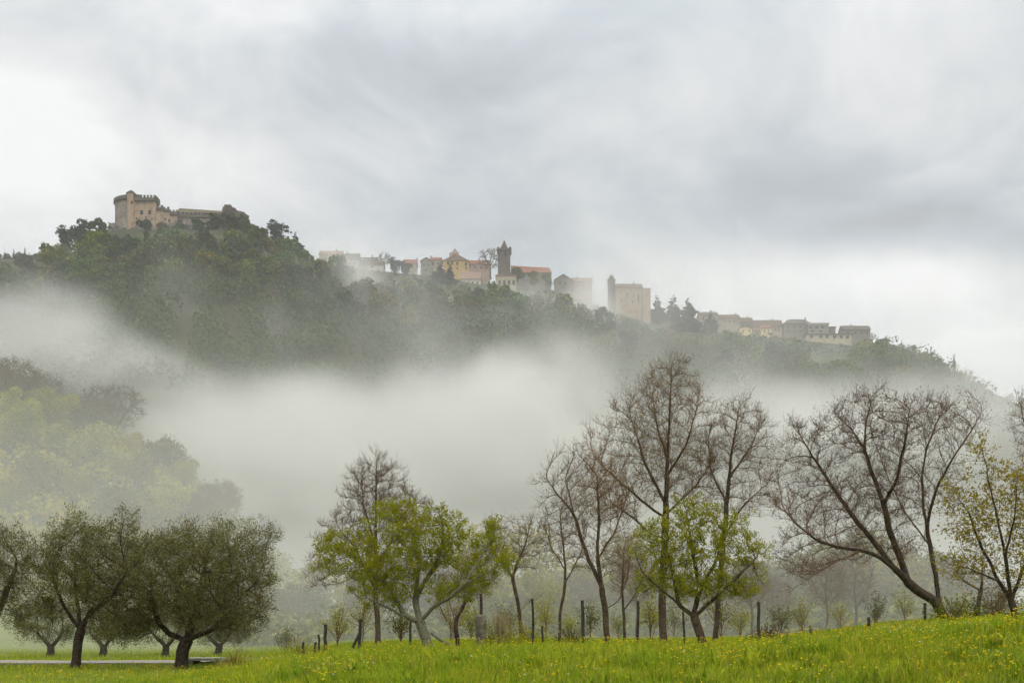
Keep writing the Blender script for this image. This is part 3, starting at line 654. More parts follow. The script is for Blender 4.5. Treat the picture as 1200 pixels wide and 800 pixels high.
# ---------------- bare trees
BT = dict(tw=(3, 0.50, 0.0058), tw2=(2, 0.30, 0.0045))
def build_bare():
    def bare(label, px, Y, seed, limbs, env, R, **k):
        R = R * 0.66
        d = dict(BT); d.update(k); cat = 'bare tree'
        return plant_tree('bare_tree', label, cat, base_of(px, Y), seed, limbs, env, R, d.pop('tm', M['bark']), d.pop('wm', M['twig']), d.pop('r_tip', 0.008), int(d.pop('natt', 900) * 1.9), d.pop('step', 0.19), d.pop('dk', 0.5) * 0.68,
                          d.pop('di', 2.0), d.pop('thick', 0.035), min(0.14, d.pop('wig', 0.13)), d.pop('grav', 0.10), d.pop('tw'), d.pop('tw2'), buds=d.pop('buds', None), rise=d.pop('rise', 0.6), mom=0.9, spread=0.8)
    Y = 48
    bare('hazy purple-brown bare tree rising behind the gnarled fruit tree', 443, Y, 41,
         [poly([(443, 764), (443, 735), (440, 700), (440, 640), (441, 580), (441, 545)], Y), poly([(440, 690), (415, 640), (395, 615)], Y, [0, -.5, -1]), poly([(440, 670), (465, 620), (480, 590)], Y, [0, .6, 1]), poly([(440, 640), (425, 590), (424, 555)], Y, [0, .5, 1])],
         [ell(442, 590, 46, 58, Y), ell(400, 635, 34, 40, Y), ell(475, 610, 34, 42, Y), ell(380, 670, 26, 26, Y), ell(500, 625, 16, 40, Y)], 0.2, natt=1300, tw=(3, 0.5, 0.007), tw2=(3, 0.3, 0.005), wm=M['twig_grey'])
    Y = 42
    bare('tallest bare tree, straight trunk and orange-tan buds, behind the dense fruit tree', 777, Y, 42,
         [poly([(777, 755), (776, 700), (779, 640), (781, 580), (783, 520), (786, 460), (787, 430)], Y), poly([(779, 610), (750, 585), (722, 560), (700, 540)], Y, [0, -.4, -.8, -1]), poly([(780, 590), (755, 540), (740, 490)], Y, [0, .5, 1]),
          poly([(781, 560), (805, 520), (818, 470)], Y, [0, -.5, -.8]), poly([(779, 640), (740, 605), (705, 580)], Y, [0, .6, 1.2]), poly([(782, 540), (768, 490), (765, 450)], Y, [0, .6, 1.0]), poly([(780, 600), (815, 570), (835, 540)], Y, [0, .5, .8])],
         [ell(785, 475, 46, 52, Y), ell(745, 505, 40, 48, Y), ell(820, 500, 24, 50, Y), ell(725, 545, 36, 40, Y), ell(790, 550, 56, 48, Y), ell(720, 585, 44, 36, Y), ell(700, 530, 24, 40, Y), ell(826, 560, 24, 34, Y)], 0.24, natt=2300,
         buds=(M['bud_tan'], 2, 0.06, 0.035, 0.5), tw=(3, 0.52, 0.0058), tw2=(2, 0.30, 0.0045))
    bare('bare tree with a straight leaning trunk, right of the tallest tree', 838, Y, 43,
         [poly([(838, 755), (841, 715), (845, 660), (851, 600), (856, 540), (866, 480)], Y), poly([(848, 630), (872, 590), (895, 570)], Y, [0, -.5, -.9]), poly([(852, 590), (832, 550), (830, 510)], Y, [0, .4, .8]), poly([(854, 560), (882, 520), (892, 490)], Y, [0, .5, .8])],
         [ell(866, 515, 40, 50, Y), ell(890, 545, 26, 36, Y), ell(838, 540, 22, 36, Y), ell(880, 585, 38, 26, Y), ell(845, 590, 24, 24, Y)], 0.17, natt=1200, buds=(M['bud_brown'], 1, 0.05, 0.035, 0.4))
    Y = 36
    bare('reddish bare tree with a bent trunk and tan buds, left of the tallest tree', 711, Y, 44,
         [poly([(711, 752), (710, 720), (706, 690), (700, 655)], Y), poly([(706, 690), (688, 650), (672, 600), (662, 560)], Y, [0, .3, .5, .7]), poly([(700, 655), (702, 610), (700, 560)], Y, [0, -.2, -.5]), poly([(708, 715), (725, 705), (735, 680), (738, 650)], Y, [0, -.4, -.6, -.6]),
          poly([(700, 655), (722, 620), (735, 580)], Y, [0, .4, .7]), poly([(672, 600), (650, 575), (640, 560)], Y, [.5, .3, .2])],
         [ell(690, 580, 46, 52, Y), ell(655, 570, 24, 34, Y), ell(720, 600, 28, 50, Y), ell(670, 545, 30, 26, Y), ell(735, 645, 24, 44, Y), ell(660, 625, 34, 34, Y), ell(640, 580, 16, 30, Y), ell(700, 655, 40, 24, Y)], 0.17, natt=1500, buds=(M['bud_tan'], 2, 0.05, 0.03, 0.4), tw=(3, 0.45, 0.0055), tw2=(2, 0.25, 0.004))
    bare('slim bare tree with a thin crooked trunk, leftmost in the row of bare trees', 655, Y, 45,
         [poly([(655, 754), (657, 715), (663, 680), (660, 640), (656, 605)], Y), poly([(663, 680), (680, 650), (688, 620)], Y, [0, -.3, -.5]), poly([(660, 665), (645, 640), (638, 615)], Y, [0, .3, .5])],
         [ell(660, 625, 28, 48, Y), ell(642, 640, 16, 30, Y), ell(680, 650, 16, 30, Y)], 0.085, natt=500, tw=(3, 0.4, 0.005), tw2=(2, 0.22, 0.004))
    Y = 45
    bare('thin bare sapling between the bent tree and the tallest tree', 732, Y, 46,
         [poly([(732, 758), (731, 720), (729, 690), (731, 650)], Y), poly([(731, 715), (742, 700), (750, 680)], Y)], [ell(732, 665, 22, 44, Y), ell(748, 690, 14, 24, Y)], 0.10, natt=350)
    bare('old leafless stump-like trunk with a few thin limbs, right of the gnarled fruit tree', 537, 34, 47,
         [poly([(537, 766), (536, 745), (534, 728), (528, 712)], 34), poly([(536, 740), (525, 728), (518, 718), (512, 700)], 34, [0, -.2, -.3, -.3]), poly([(534, 728), (545, 705), (560, 690)], 34, [0, .2, .4])],
         [ell(530, 690, 24, 26, 34), ell(552, 690, 20, 20, 34)], 0.13, natt=160, tm=M['bark_dark'])
    Y = 46
    bare('hazy bare tree with long drooping limbs between gnarled and bent trees', 610, Y, 48,
         [poly([(612, 766), (610, 735), (607, 705), (600, 675)], Y), poly([(609, 715), (622, 704), (630, 702)], Y, [0, -.2, -.3]), poly([(600, 675), (615, 640), (622, 612)], Y, [0, .4, .6]), poly([(600, 675), (580, 650), (570, 620)], Y, [0, .3, .5])],
         [ell(605, 640, 34, 36, Y), ell(578, 635, 18, 30, Y), ell(622, 640, 16, 36, Y)], 0.13, natt=450)
    # the great spreading tree
    Y = 38
    bare('great spreading bare tree with a leaning forked trunk and long limbs to the left', 1106, Y, 49,
         [poly([(1108, 735), (1102, 715), (1094, 702)], Y), poly([(1094, 702), (1078, 694), (1064, 682), (1050, 668), (1030, 652), (1008, 644), (985, 641), (960, 635), (935, 615), (918, 595)], Y, [0, -.1, -.2, -.4, -.7, -.9, -1.1, -1.2, -1.3, -1.4]),
          poly([(1064, 682), (1054, 652), (1042, 622), (1036, 590), (1022, 555), (1012, 524), (1000, 505), (982, 488)], Y, [-.2, 0, .2, .4, .5, .6, .7, .8]), poly([(1012, 524), (1016, 490), (1022, 468)], Y, [.6, .4, .3]),
          poly([(1102, 715), (1097, 680), (1090, 640), (1083, 600), (1080, 560), (1086, 525), (1098, 495), (1110, 470)], Y, [0, .2, .4, .6, .8, .9, 1, 1.1]),
          poly([(1088, 620), (1096, 575), (1112, 545), (1135, 510), (1152, 480)], Y, [.5, .2, 0, -.2, -.3]), poly([(1050, 668), (1025, 636), (1000, 606), (975, 570), (950, 530), (930, 500)], Y, [-.4, -.1, .3, .7, 1.0, 1.2]),
          poly([(1036, 590), (1052, 560), (1060, 520), (1066, 480)], Y, [.4, -.2, -.6, -.9]), poly([(1008, 644), (985, 655), (955, 672), (925, 694)], Y, [-.9, -1.3, -1.6, -1.9]), poly([(1080, 560), (1068, 545), (1056, 535), (1050, 520)], Y, [.8, 1.1, 1.3, 1.4]),
          poly([(1090, 640), (1060, 600), (1040, 560), (1030, 530)], Y, [.4, .9, 1.4, 1.7])],
         [ell(1020, 505, 60, 46, Y), ell(1085, 500, 50, 36, Y), ell(1128, 500, 28, 34, Y), ell(950, 530, 40, 44, Y), ell(975, 590, 56, 44, Y), ell(935, 600, 30, 44, Y), ell(1040, 580, 60, 44, Y), ell(1110, 560, 24, 40, Y), ell(940, 655, 40, 28, Y), ell(1050, 640, 34, 26, Y), ell(912, 570, 22, 50, Y), ell(1000, 640, 50, 24, Y)],
         0.30, natt=2300, tm=M['bark_dark'], wm=M['twig_grey'], buds=(M['bud_brown'], 2, 0.05, 0.035, 0.35), tw=(3, 0.52, 0.006), tw2=(2, 0.28, 0.0045), thick=0.04, dk=0.46, wig=0.3)
    Y = 40
    bare('bare tree mostly outside the right edge, its upper twigs reaching in', 1262, Y, 50,
         [poly([(1262, 730), (1258, 680), (1246, 620), (1236, 560)], Y), poly([(1246, 620), (1220, 560), (1205, 510), (1196, 475)], Y, [0, .3, .5, .6]), poly([(1236, 560), (1225, 510), (1228, 470)], Y, [0, -.3, -.5])],
         [ell(1205, 500, 26, 42, Y), ell(1235, 510, 34, 50, Y), ell(1215, 560, 30, 34, Y)], 0.2, natt=700, buds=(M['bud_brown'], 2, 0.05, 0.035, 0.35))
    Y = 34
    bare('short leaning dark trunk with sparse twigs behind the bronze tree', 1143, Y, 51,
         [poly([(1142, 735), (1145, 712), (1150, 692), (1152, 675)], Y), poly([(1145, 712), (1165, 705), (1180, 698)], Y, [0, .3, .4]), poly([(1150, 692), (1130, 680), (1118, 672)], Y, [0, -.2, -.3])],
         [ell(1150, 665, 22, 22, Y), ell(1172, 700, 20, 16, Y), ell(1122, 675, 20, 16, Y)], 0.15, natt=220, tm=M['bark_dark'])
    # faint trees in the mist behind the big tree
    for k, (px, Y, h, lab) in enumerate(((968, 74, 95, 'faint bare tree in the mist below the great tree, left one'), (1002, 78, 100, 'faint bare tree in the mist below the great tree, right one'),
                                          (880, 72, 90, 'faint bare tree in the mist right of the dense fruit tree'), (905, 80, 70, 'faint low bare tree in the mist behind the single fence post'),
                                          (745, 76, 100, 'faint bare tree in the mist behind the thin sapling'), (560, 78, 110, 'faint bare tree in the mist behind the stone pillar'))):
        yb = 748
        bare(lab, px, Y, 60 + k, [poly([(px, yb), (px + 2, yb - h * .3), (px - 1, yb - h * .6), (px + 2, yb - h * .85)], Y), poly([(px + 2, yb - h * .35), (px + 16, yb - h * .6)], Y), poly([(px, yb - h * .4), (px - 15, yb - h * .65)], Y)],
             [ell(px, yb - h * .68, 26, h * .33, Y)], 0.15, natt=420, tw=(3, 0.6, 0.011), tw2=(2, 0.4, 0.008), r_tip=0.012, thick=0.05)

# ------------------------------------------------------------------ woods on the slopes
def crown_mesh(seed, w, h, n, s, m, lobes=9, trunk_frac=0.22, flat=0.0, name='crown'):
    """a broadleaf crown: leaf clumps over uneven lobes; its base at z = 0"""
    rng = np.random.default_rng(seed); g = Geo()
    z0 = h * trunk_frac; hh = h - z0
    P, Nn = [], []
    for k in range(lobes):
        a = rng.uniform(0, 2 * pi); t = rng.uniform(0.12, 0.88)
        rr = w * 0.5 * math.sqrt(max(0.05, 1 - (2 * t - 0.85) ** 2 * 0.75)) * rng.uniform(0.3, 0.72)
        c = np.array([cos(a) * rr, sin(a) * rr, z0 + hh * t]); lr = w * rng.uniform(0.16, 0.30) * (1.1 - 0.3 * t)
        k_n = int(n / lobes * rng.uniform(0.7, 1.3))
        u = rng.normal(size=(k_n, 3)); u[:, 2] += 0.25; u /= np.linalg.norm(u, axis=1, keepdims=True)
        P.append(c + u * lr * rng.uniform(0.55, 1.12, k_n)[:, None] * np.array([1, 1, 0.85])); Nn.append(u)
    P = np.concatenate(P); Nn = np.concatenate(Nn)
    cards(g, P, Nn, s * rng.uniform(0.6, 1.3, len(P)), rng); return g.mesh(name, m)
def trunk_mesh(seed, h, r, m, forks=3):
    rng = np.random.default_rng(seed); g = Geo()
    g.tube([(0, 0, -0.6), (0.05, 0, h * 0.25), (rng.normal() * .2, rng.normal() * .2, h * 0.6), (rng.normal() * .3, rng.normal() * .3, h * 0.85)], [r * 1.3, r, r * .7, r * .2], 6)
    for k in range(forks):
        a = rng.uniform(0, 6.28); z = h * rng.uniform(0.3, 0.5)
        g.tube([(0, 0, z), (cos(a) * h * .15, sin(a) * h * .15, z + h * .2), (cos(a) * h * .25, sin(a) * h * .25, z + h * .38)], [r * .5, r * .35, r * .1], 5)
    return g.mesh('trunk', m, True)
def conifer_mesh(seed, w, h, m, tiers=18, per=17, ragged=0.25, power=0.85):
    rng = np.random.default_rng(seed); g = Geo()
    for k in range(tiers):
        t = k / (tiers - 1); z = h * (0.08 + 0.90 * t); R = w * 0.5 * (1 - t) ** power * rng.uniform(1 - ragged, 1 + ragged) + 0.12
        for j in range(max(4, int(per * (1 - 0.6 * t)))):
            a = rng.uniform(0, 2 * pi); r = R * rng.uniform(0.6, 1.15); dr = -0.22 * r * rng.uniform(0.3, 1.5) + 0.1 * h / tiers
            d = np.array([cos(a), sin(a), 0]); s = np.array([-sin(a), cos(a), 0]); zz = z + rng.normal() * h / tiers * 0.4; wd = r * rng.uniform(0.16, 0.3) + 0.12
            tip = d * r + np.array([0, 0, zz + dr]); mid = d * r * 0.5 + np.array([0, 0, zz + dr * 0.35])
            g.add([d * 0.02 + np.array([0, 0, zz]), mid + s * wd, tip, mid - s * wd], q=[(0, 1, 2, 3)])
            g.add([d * 0.02 + np.array([0, 0, zz]), mid + np.array([0, 0, wd * 0.5]), tip, mid - np.array([0, 0, wd * 1.2])], q=[(0, 1, 2, 3)])
    return g.mesh('crown', m)
def bare_crown(seed, w, h, natt, step, m, tw, tw2=None, r_tip=0.02, R=0.22, leaf=None):
    rng = np.random.default_rng(seed)
    limbs = [np.array([(0, 0, -0.3), (0.1, 0, h * .2), (rng.normal() * .3, rng.normal() * .3, h * .45), (rng.normal() * .5, rng.normal() * .5, h * .7)])]
    for k in range(4):
        a = k * 1.57 + rng.uniform(-.5, .5); limbs.append(np.array([(0.1, 0, h * rng.uniform(.2, .42)), (cos(a) * w * .18, sin(a) * w * .18, h * .5), (cos(a) * w * .34, sin(a) * w * .34, h * .72)]))
    P, par, nl = grow(rng, limbs, [((0, 0, h * .64), (w * .5, w * .5, h * .36))], natt, step, step * 8, step * 1.8, 0.25, 0.05)
    r, kids, cnt = radii(P, par, r_tip, R); gT, gC = Geo(), Geo(); skeleton(P, par, r, kids, cnt, gT, gC, r_tip * 3.5)
    sel = np.where((r < r_tip * 2.2) & (par >= 0))[0]; A, B, C, D = twigs(gC, rng, P, par, sel, tw[0], tw[1], tw[2], 0.4)
    if tw2:
        i2 = np.repeat(np.arange(len(A)), tw2[0]); d = D[i2] + rng.normal(size=(len(i2), 3)) * 0.8; d /= np.linalg.norm(d, axis=1, keepdims=True)
        a = A[i2] + (C[i2] - A[i2]) * rng.uniform(0.2, 1, len(i2))[:, None]; l = tw2[1] * rng.uniform(.4, 1.2, len(i2))[:, None]; thin3(gC, a, a + d * l * .5, a + d * l, tw2[2], tw2[2] * .5)
    mats = [m]
    if leaf:
        leaves(gC, np.repeat(C, leaf[1], 0) + rng.normal(size=(len(C) * leaf[1], 3)) * leaf[4], np.repeat(D, leaf[1], 0), leaf[2], leaf[3], rng, 1); mats.append(leaf[0])
    return gC.mesh('crown', mats), gT.mesh('trunk', M['bark'], True)
def put(name, label, cat, group, crown, trunk, x, y, s, rz, z=None, sz=1.0):
    e = thing(name, label, cat, (x, y, gz(x, y) if z is None else z), group, rz); e.scale = (s, s, s * sz)
    link('crown', crown, e); link('trunk', trunk, e); return e
def xy(px, Y): return (px - 600) / F * Y

def build_woods():
    rng = np.random.default_rng(77)
    kinds = {}
    def broad(key, m, n=1500, s=0.78):
        kinds[key] = [(crown_mesh(100 + 7 * i + hash_(key), w, h, n, s, M[m], lobes), trunk_mesh(300 + i, h * 0.8, 0.28, M['bark'])) for i, (w, h, lobes) in enumerate(((10, 11, 9), (12, 12, 12), (8.5, 12, 8), (11, 9.5, 10)))]
    def hash_(k): return sum(ord(c) for c in k)
    broad('green', 'leaf_far'); broad('olive', 'leaf_far_olive'); broad('dark', 'leaf_far_dark')
    bare = [bare_crown(500 + i, 10, 11, 260, 0.6, M['leaf_far_brown'], (4, 1.3, 0.045), None, 0.05, 0.25) for i in range(2)]
    con = [(conifer_mesh(400 + i, w, h, M['needle'], ragged=rg), trunk_mesh(440 + i, h * 0.95, 0.3, M['bark_dark'], 0)) for i, (w, h, rg) in enumerate(((18, 22, .25), (17, 19, .35), (22, 20, .2)))]
    cyp = (conifer_mesh(450, 2.6, 13, M['needle'], 22, 14, 0.15, 0.45), trunk_mesh(451, 12, 0.2, M['bark_dark'], 0))
    pine = (crown_mesh(460, 11, 16, 900, 0.9, M['needle'], 12, 0.15), trunk_mesh(461, 14, 0.4, M['bark_dark'], 4))
    GB = 'broadleaf trees in the wood on the castle hill'
    def lab(px, py):
        zone = ('on the hillside left of the castle knoll' if px < 120 else 'on the steep slope below the castle' if px < 310 else 'on the misty slope between castle and village' if px < 440
                else 'on the slope below the old village' if px < 700 else 'on the slope below the three firs' if px < 840 else 'on the right slope below the last houses' if px < 1020 else 'on the far right shoulder of the hill')
        return zone
    col = {'green': 'fresh green tree ', 'olive': 'yellowish olive-green tree ', 'dark': 'dark green tree ', 'bare': 'brownish bare-looking tree '}
    n = 0; pts = []
    # walk down the visible slope below the ridge
    for row, (d0, dn) in enumerate(((4, 30), (16, 30), (24, 30), (32, 30), (40, 30), (56, 26), (74, 22), (94, 18))):
        px = -14.0
        while px < 1215:
            ry = float(interp(px, RIDGE)); Yr = float(interp(px, RIDGEY))
            lim = 125 if 100 < px < 330 else 105 if px < 330 else 78 if px < 560 else 46 if px < 700 else 62 if px < 1000 else 58
            stp = (19 if px < 330 else 21) * rng.uniform(0.75, 1.3) * (1 + row * 0.05)
            lo_ = 15 if 368 < px < 715 else 24 if 715 <= px < 770 else 15 if 838 < px < 1015 else 12 if 124 < px < 292 else 7 if px < 62 else 0
            if lo_ <= d0 < lim:
                # distance on the slope whose sight line falls d0 pixels below the ridge
                Ys = np.linspace(Yr - 2, 300, 160); zz = ground_z((px - 600) / F * Ys, Ys); pyy = HY - (zz - CZ) / Ys * F
                pyy = np.maximum.accumulate(pyy); Y = float(np.interp(ry + d0 + rng.uniform(-5, 5), pyy, Ys))
                pts.append((px + rng.uniform(-4, 4), Y, row, d0))
            px += stp
    for (px, Y, row, d0) in pts:
        if n >= 295: break
        u = rng.uniform(); castle = 95 < px < 300
        if castle and d0 < 22: key = 'dark'
        elif px > 1010: key = 'bare' if u < 0.45 else 'olive' if u < 0.75 else 'green'
        elif 440 < px < 840: key = 'olive' if u < 0.45 else 'green' if u < 0.65 else 'dark' if u < 0.85 else 'bare'
        else: key = 'green' if u < 0.56 else 'olive' if u < 0.78 else 'dark' if u < 0.92 else 'bare'
        low = (d0 < 10 and (395 < px < 720 or 835 < px < 1010)) or (d0 < 10 and 125 < px < 290)
        s = rng.uniform(0.85, 1.5) * (1.2 if d0 > 36 else 1.0) * (0.5 if d0 < 12 else 0.36 if d0 < 28 and 124 < px < 292 else 0.5 if px < 62 and d0 < 36 else 0.38 if d0 < 20 and (368 < px < 1015) else 0.5 if d0 < 34 and (368 < px < 1015) else 0.72 if d0 < 36 and (395 < px < 1015 or 124 < px < 292) else 1.0) * (0.8 if px > 1030 else 1.0)
        c, t = bare[rng.integers(2)] if key == 'bare' else kinds[key][rng.integers(4)]
        x = xy(px, Y)
        put('broadleaf_tree', col[key] + lab(px, 0), 'tree', GB + ', ' + lab(px, 0) + ', ' + col[key].strip(), c, t, x, Y, s, rng.uniform(0, 6.28), gz(x, Y) - 1.0 * s, rng.uniform(0.85, 1.2)); n += 1
    # conifers that stand out
    def c1(px, ytop, ybase, lab, k=0, Y=None, cat='fir tree', nm='fir_tree', grp=None, mesh=None, h0=None):
        Y = Y or float(interp(px, RIDGEY)) - 14
        c, t = mesh or con[k]; H = h0 or (22, 19, 20)[k]; x = xy(px, Y); zb = CZ + (HY - ybase) / F * Y; h = (ybase - ytop) / F * Y
        return put(nm, lab, cat, grp, c, t, x, Y, h / H, rng.uniform(0, 6), min(zb, gz(x, Y) + 0.5))
    c1(789, 344, 392, 'middle fir of the three dark firs right of the tall stone hall', 0); c1(770, 345, 392, 'fir nearest to the tall stone hall, leftmost of the three', 1); c1(806, 347, 392, 'broadest fir, rightmost of the three dark firs', 2)
    c1(832, 363, 392, 'small lone fir between the three firs and the pink house', 1); c1(719, 367, 402, 'dark pointed conifer in the mist below the small round tower', 2, 600)
    c1(516, 305, 340, 'dark conifer in front of the ochre palace', 1, 600); c1(527, 307, 336, 'second narrow dark conifer right before the ochre palace', 0, 600); c1(405, 303, 330, 'hazy pointed conifer before the pale houses left of the village', 0, 615)
    c1(746, 372, 400, 'hazy pointed conifer low before the tall stone hall', 1, 590)
    c1(967, 0, 0, '', 0) if False else None
    c1(346, 271, 306, 'thinner hazy pine right of the tall skyline pine', 1, cat='pine', nm='pine_tree')
    c1(757, 378, 404, 'low hazy conifer at the foot of the tall stone hall', 2, 590)
    for px, yt, l in ((6, 294, 'leftmost hazy spire-like conifer on the left skyline'), (16, 291, 'second spire-like conifer on the left skyline'), (29, 289, 'third spire-like conifer on the left skyline'), (34, 295, 'fourth low conifer on the left skyline'),
                      (54, 287, 'slender dark cypress left of the great pine on the left skyline'), (46, 294, 'small hazy cypress beside the slender dark cypress')):
        c1(px, yt, 312, l, mesh=cyp, h0=13, cat='cypress', nm='cypress_tree')
    c1(1118, 413, 436, 'lone dark cypress on the far right skyline', mesh=cyp, h0=13, cat='cypress', nm='cypress_tree')
    for px, yt, yb, l in ((92, 261, 305, 'tall dark pine standing highest on the left skyline'), (79, 268, 305, 'bushy dark pine left of the tallest pine'), (326, 261, 302, 'tall dark pine on the skyline right of the castle'), 
                         (304, 268, 302, 'dark pine at the right foot of the castle keep'), (464, 304, 330, 'round dark evergreen at the left end of the old village'), (476, 308, 332, 'second round dark evergreen beside the red-roofed house')):
        c1(px, yt, yb, l, mesh=pine, h0=15, cat='pine', nm='pine_tree', Y=None if yb < 310 or px < 400 else 605)
    # trees that screen the castle walls
    for px, yt, yb, l, key, Y in ((268, 251, 272, 'dark tree hiding the lower keep at the castle right end', 'dark', 590), (252, 254, 274, 'dark tree before the long castle wing, near the keep', 'dark', 588), (232, 257, 276, 'dark tree before the middle of the long castle wing', 'dark', 588),
                                 (211, 261, 278, 'dark tree before the left part of the long castle wing', 'dark', 588), (190, 263, 282, 'dark tree at the foot of the castle gate tower', 'dark', 585), (170, 258, 274, 'small dark bush tree at the foot of the battlemented tower', 'dark', 584),
                                 (283, 258, 290, 'dark sloping tree right of the castle keep', 'dark', 592), (120, 268, 292, 'pale fresh green tree at the left foot of the castle rock', 'green', 600),
                                 (575, 289, 326, 'pale budding tree left of the square church tower', 'olive', 628), (607, 311, 330, 'green tree right below the square church tower', 'green', 622), (625, 318, 335, 'olive-green tree before the church nave', 'olive', 620), (640, 320, 338, 'yellowish tree at the right end of the church nave', 'olive', 620)):
        c, t = kinds[key][hash_(l) % 4]; H = (11, 12, 12, 9.5)[hash_(l) % 4]; x = xy(px, Y); h = (yb - yt) / F * Y; zb = CZ + (HY - yb) / F * Y
        if px == 575: c, t = bare[0]; H = 11
        put('broadleaf_tree', l, 'tree', None, c, t, x, Y, h / H, rng.uniform(0, 6), zb)
    c, t = bare[1]; x = xy(451, 632); put('bare_tree', 'bare tree on the skyline above the white house', 'bare tree', None, c, t, x, 632, 1.1, 1.0, CZ + (HY - 318) / F * 632)
    # the lower wood in the fog reads as one mass
    g = Geo(); r2 = np.random.default_rng(9); P = []; Nn = []; Sz = []
    for k in range(2600):
        px = r2.uniform(-60, 1260); Yr = float(interp(px, RIDGEY)); Y = r2.uniform(270, Yr - 85); x = xy(px, Y); z = gz(x, Y); w = r2.uniform(4.5, 8)
        if HY - (z - CZ) / Y * F > 470: continue
        u = r2.normal(size=(95, 3)); u[:, 2] = np.abs(u[:, 2]); u /= np.linalg.norm(u, axis=1, keepdims=True)
        P.append(np.array([x, Y, z + 1.5]) + u * np.array([w, w, w * 1.3]) * r2.uniform(.75, 1.1, 95)[:, None]); Nn.append(u); Sz.append(r2.uniform(0.9, 1.7, 95))
    cards(g, np.concatenate(P), np.concatenate(Nn), np.concatenate(Sz), r2)
    tag(link('hillside_woods', g.mesh('hillside_woods', M['leaf_far'])), 'dense wood on the lower hillside, mostly lost in fog', 'wood', kind='stuff')

def build_hillock():
    """the nearer wooded hillock on the left, in the mist"""
    dark_low = [(crown_mesh(680 + i, 11, 9.5, 1300, 0.8, M['leaf_far_dark'], 11, 0.1), trunk_mesh(690 + i, 7.5, 0.28, M['bark'])) for i in range(2)]
    rng = np.random.default_rng(21)
    def crown_set(key, m, seeds): return [(crown_mesh(s, w, h, 5200, 0.27, M[m], lb, 0.04), trunk_mesh(s + 1, h * .8, 0.2, M['bark'])) for s, w, h, lb in seeds]
    gr = crown_set('g', 'leaf_spring', ((601, 8, 7.5, 14), (602, 9, 7, 16), (603, 7, 8, 12)))
    ol = crown_set('o', 'leaf_far_olive', ((611, 9, 8, 14), (612, 8, 7, 12)))
    ba = [bare_crown(620 + i, 9.5, 9, 700, 0.36, M['bark'], (2, 0.8, 0.032), (1, 0.55, 0.024), 0.045, 0.28) for i in range(2)]
    br = [bare_crown(630 + i, 9, 8.5, 420, 0.42, M['twig'], (4, 0.8, 0.025), None, 0.03, 0.2, (M['leaf_far_brown'], 3, 0.28, 0.16, 0.2)) for i in range(2)]
    def p(px, py, Y, s, src, lab, nm='broadleaf_tree', cat='tree', grp='trees on the misty hillock'):
        x = xy(px, Y); c, t = src; put(nm, lab, cat, grp, c, t, x, Y, s, rng.uniform(0, 6), gz(x, Y) - 0.3)
    p(132, 0, 184, 1.34, ba[0], 'bare dark-limbed tree standing clear on the hillock crest against the fog', 'bare_tree', 'bare tree')
    p(74, 0, 190, 1.05, gr[2], 'fresh green tree on the hillock crest left of the bare tree')
    p(92, 0, 189, .7, ol[1], 'small olive-green tree between the green and the bare tree on the hillock')
    p(12, 0, 180, 1.25, br[0], 'brownish twiggy tree at the left edge on the hillock crest', 'bare_tree', 'bare tree'); p(45, 0, 184, 1.1, br[1], 'brownish twiggy tree on the crest right of the left-edge tree', 'bare_tree', 'bare tree')
    p(-25, 0, 186, 1.3, br[1], 'brownish twiggy tree on the crest just outside the left edge', 'bare_tree', 'bare tree'); p(172, 0, 186, .5, br[0], 'low brownish twiggy tree right of the bare tree on the hillock', 'bare_tree', 'bare tree')
    p(205, 0, 182, .7, ba[1], 'small faint bare tree right of the hillock crest', 'bare_tree', 'bare tree'); p(305, 0, 172, .95, ba[1], 'faint bare tree low on the right end of the hillock', 'bare_tree', 'bare tree')
    k = 0
    rows = ((170, (20, 60, 105, 150, 185, 220, 258)), (155, (-10, 32, 75, 120, 165, 205, 245, 285)), (140, (10, 55, 98, 142, 186, 228, 270, 312)), (124, (-15, 40, 90, 140, 190, 240, 290, 330)))
    for Y, xs in rows:
        for px in xs:
            src, c = ((gr[k % 3], 'pale spring-green') if k % 7 in (0, 1, 3, 5) else (ol[k % 2], 'dull olive-green') if k % 7 in (2, 4) else (br[k % 2], 'thin brownish'))
            z = 'upper' if Y > 165 else 'middle' if Y > 150 else 'lower' if Y > 130 else 'foot of the'
            side = 'left part' if px < 90 else 'middle part' if px < 200 else 'right part'
            l = f'{c} tree in the mist on the {z} hillock, {side}'
            p(px + rng.uniform(-8, 8), 0, Y + rng.uniform(-5, 5), rng.uniform(.75, 1.1) * (0.8 if Y < 130 else 1), src, l, grp='misty hillock trees, ' + l); k += 1
    # misty green thicket trees behind the fence row
    spots = ((560, 90, 1.0, 0), (596, 99, 1.25, 1), (635, 88, .95, 0), (668, 104, 1.3, 2), (700, 96, 1.0, 0), (745, 108, 1.35, 1), (790, 96, 1.05, 0), (520, 106, 1.3, 2), (420, 112, 1.15, 1), (380, 118, 1.3, 0), (345, 112, 1.2, 2), (860, 108, 1.25, 0), (920, 98, .95, 1), (985, 108, 1.3, 2), (1040, 98, 1.0, 0), (1100, 106, 1.3, 1))
    names = ('left of the stone pillar', 'behind the arching bush', 'behind the slim bare tree', 'left of the bent tree', 'behind the bent tree', 'behind the tallest bare tree', 'left behind the dense fruit tree', 'behind the gnarled fruit tree', 'left of the gnarled fruit tree', 'at the left end of the fence',
             'between olives and fence', 'right behind the dense fruit tree', 'right of the single fence post', 'below the left limbs of the great tree', 'below the middle of the great tree', 'right behind the great tree trunk')
    for (px, Y, s, kd), nmx in zip(spots, names): p(px, 0, Y, s * rng.uniform(.75, 1.3), gr[kd] if kd < 2 else ol[0], 'soft green tree in the mist ' + nmx, grp='misty trees beyond the fence')
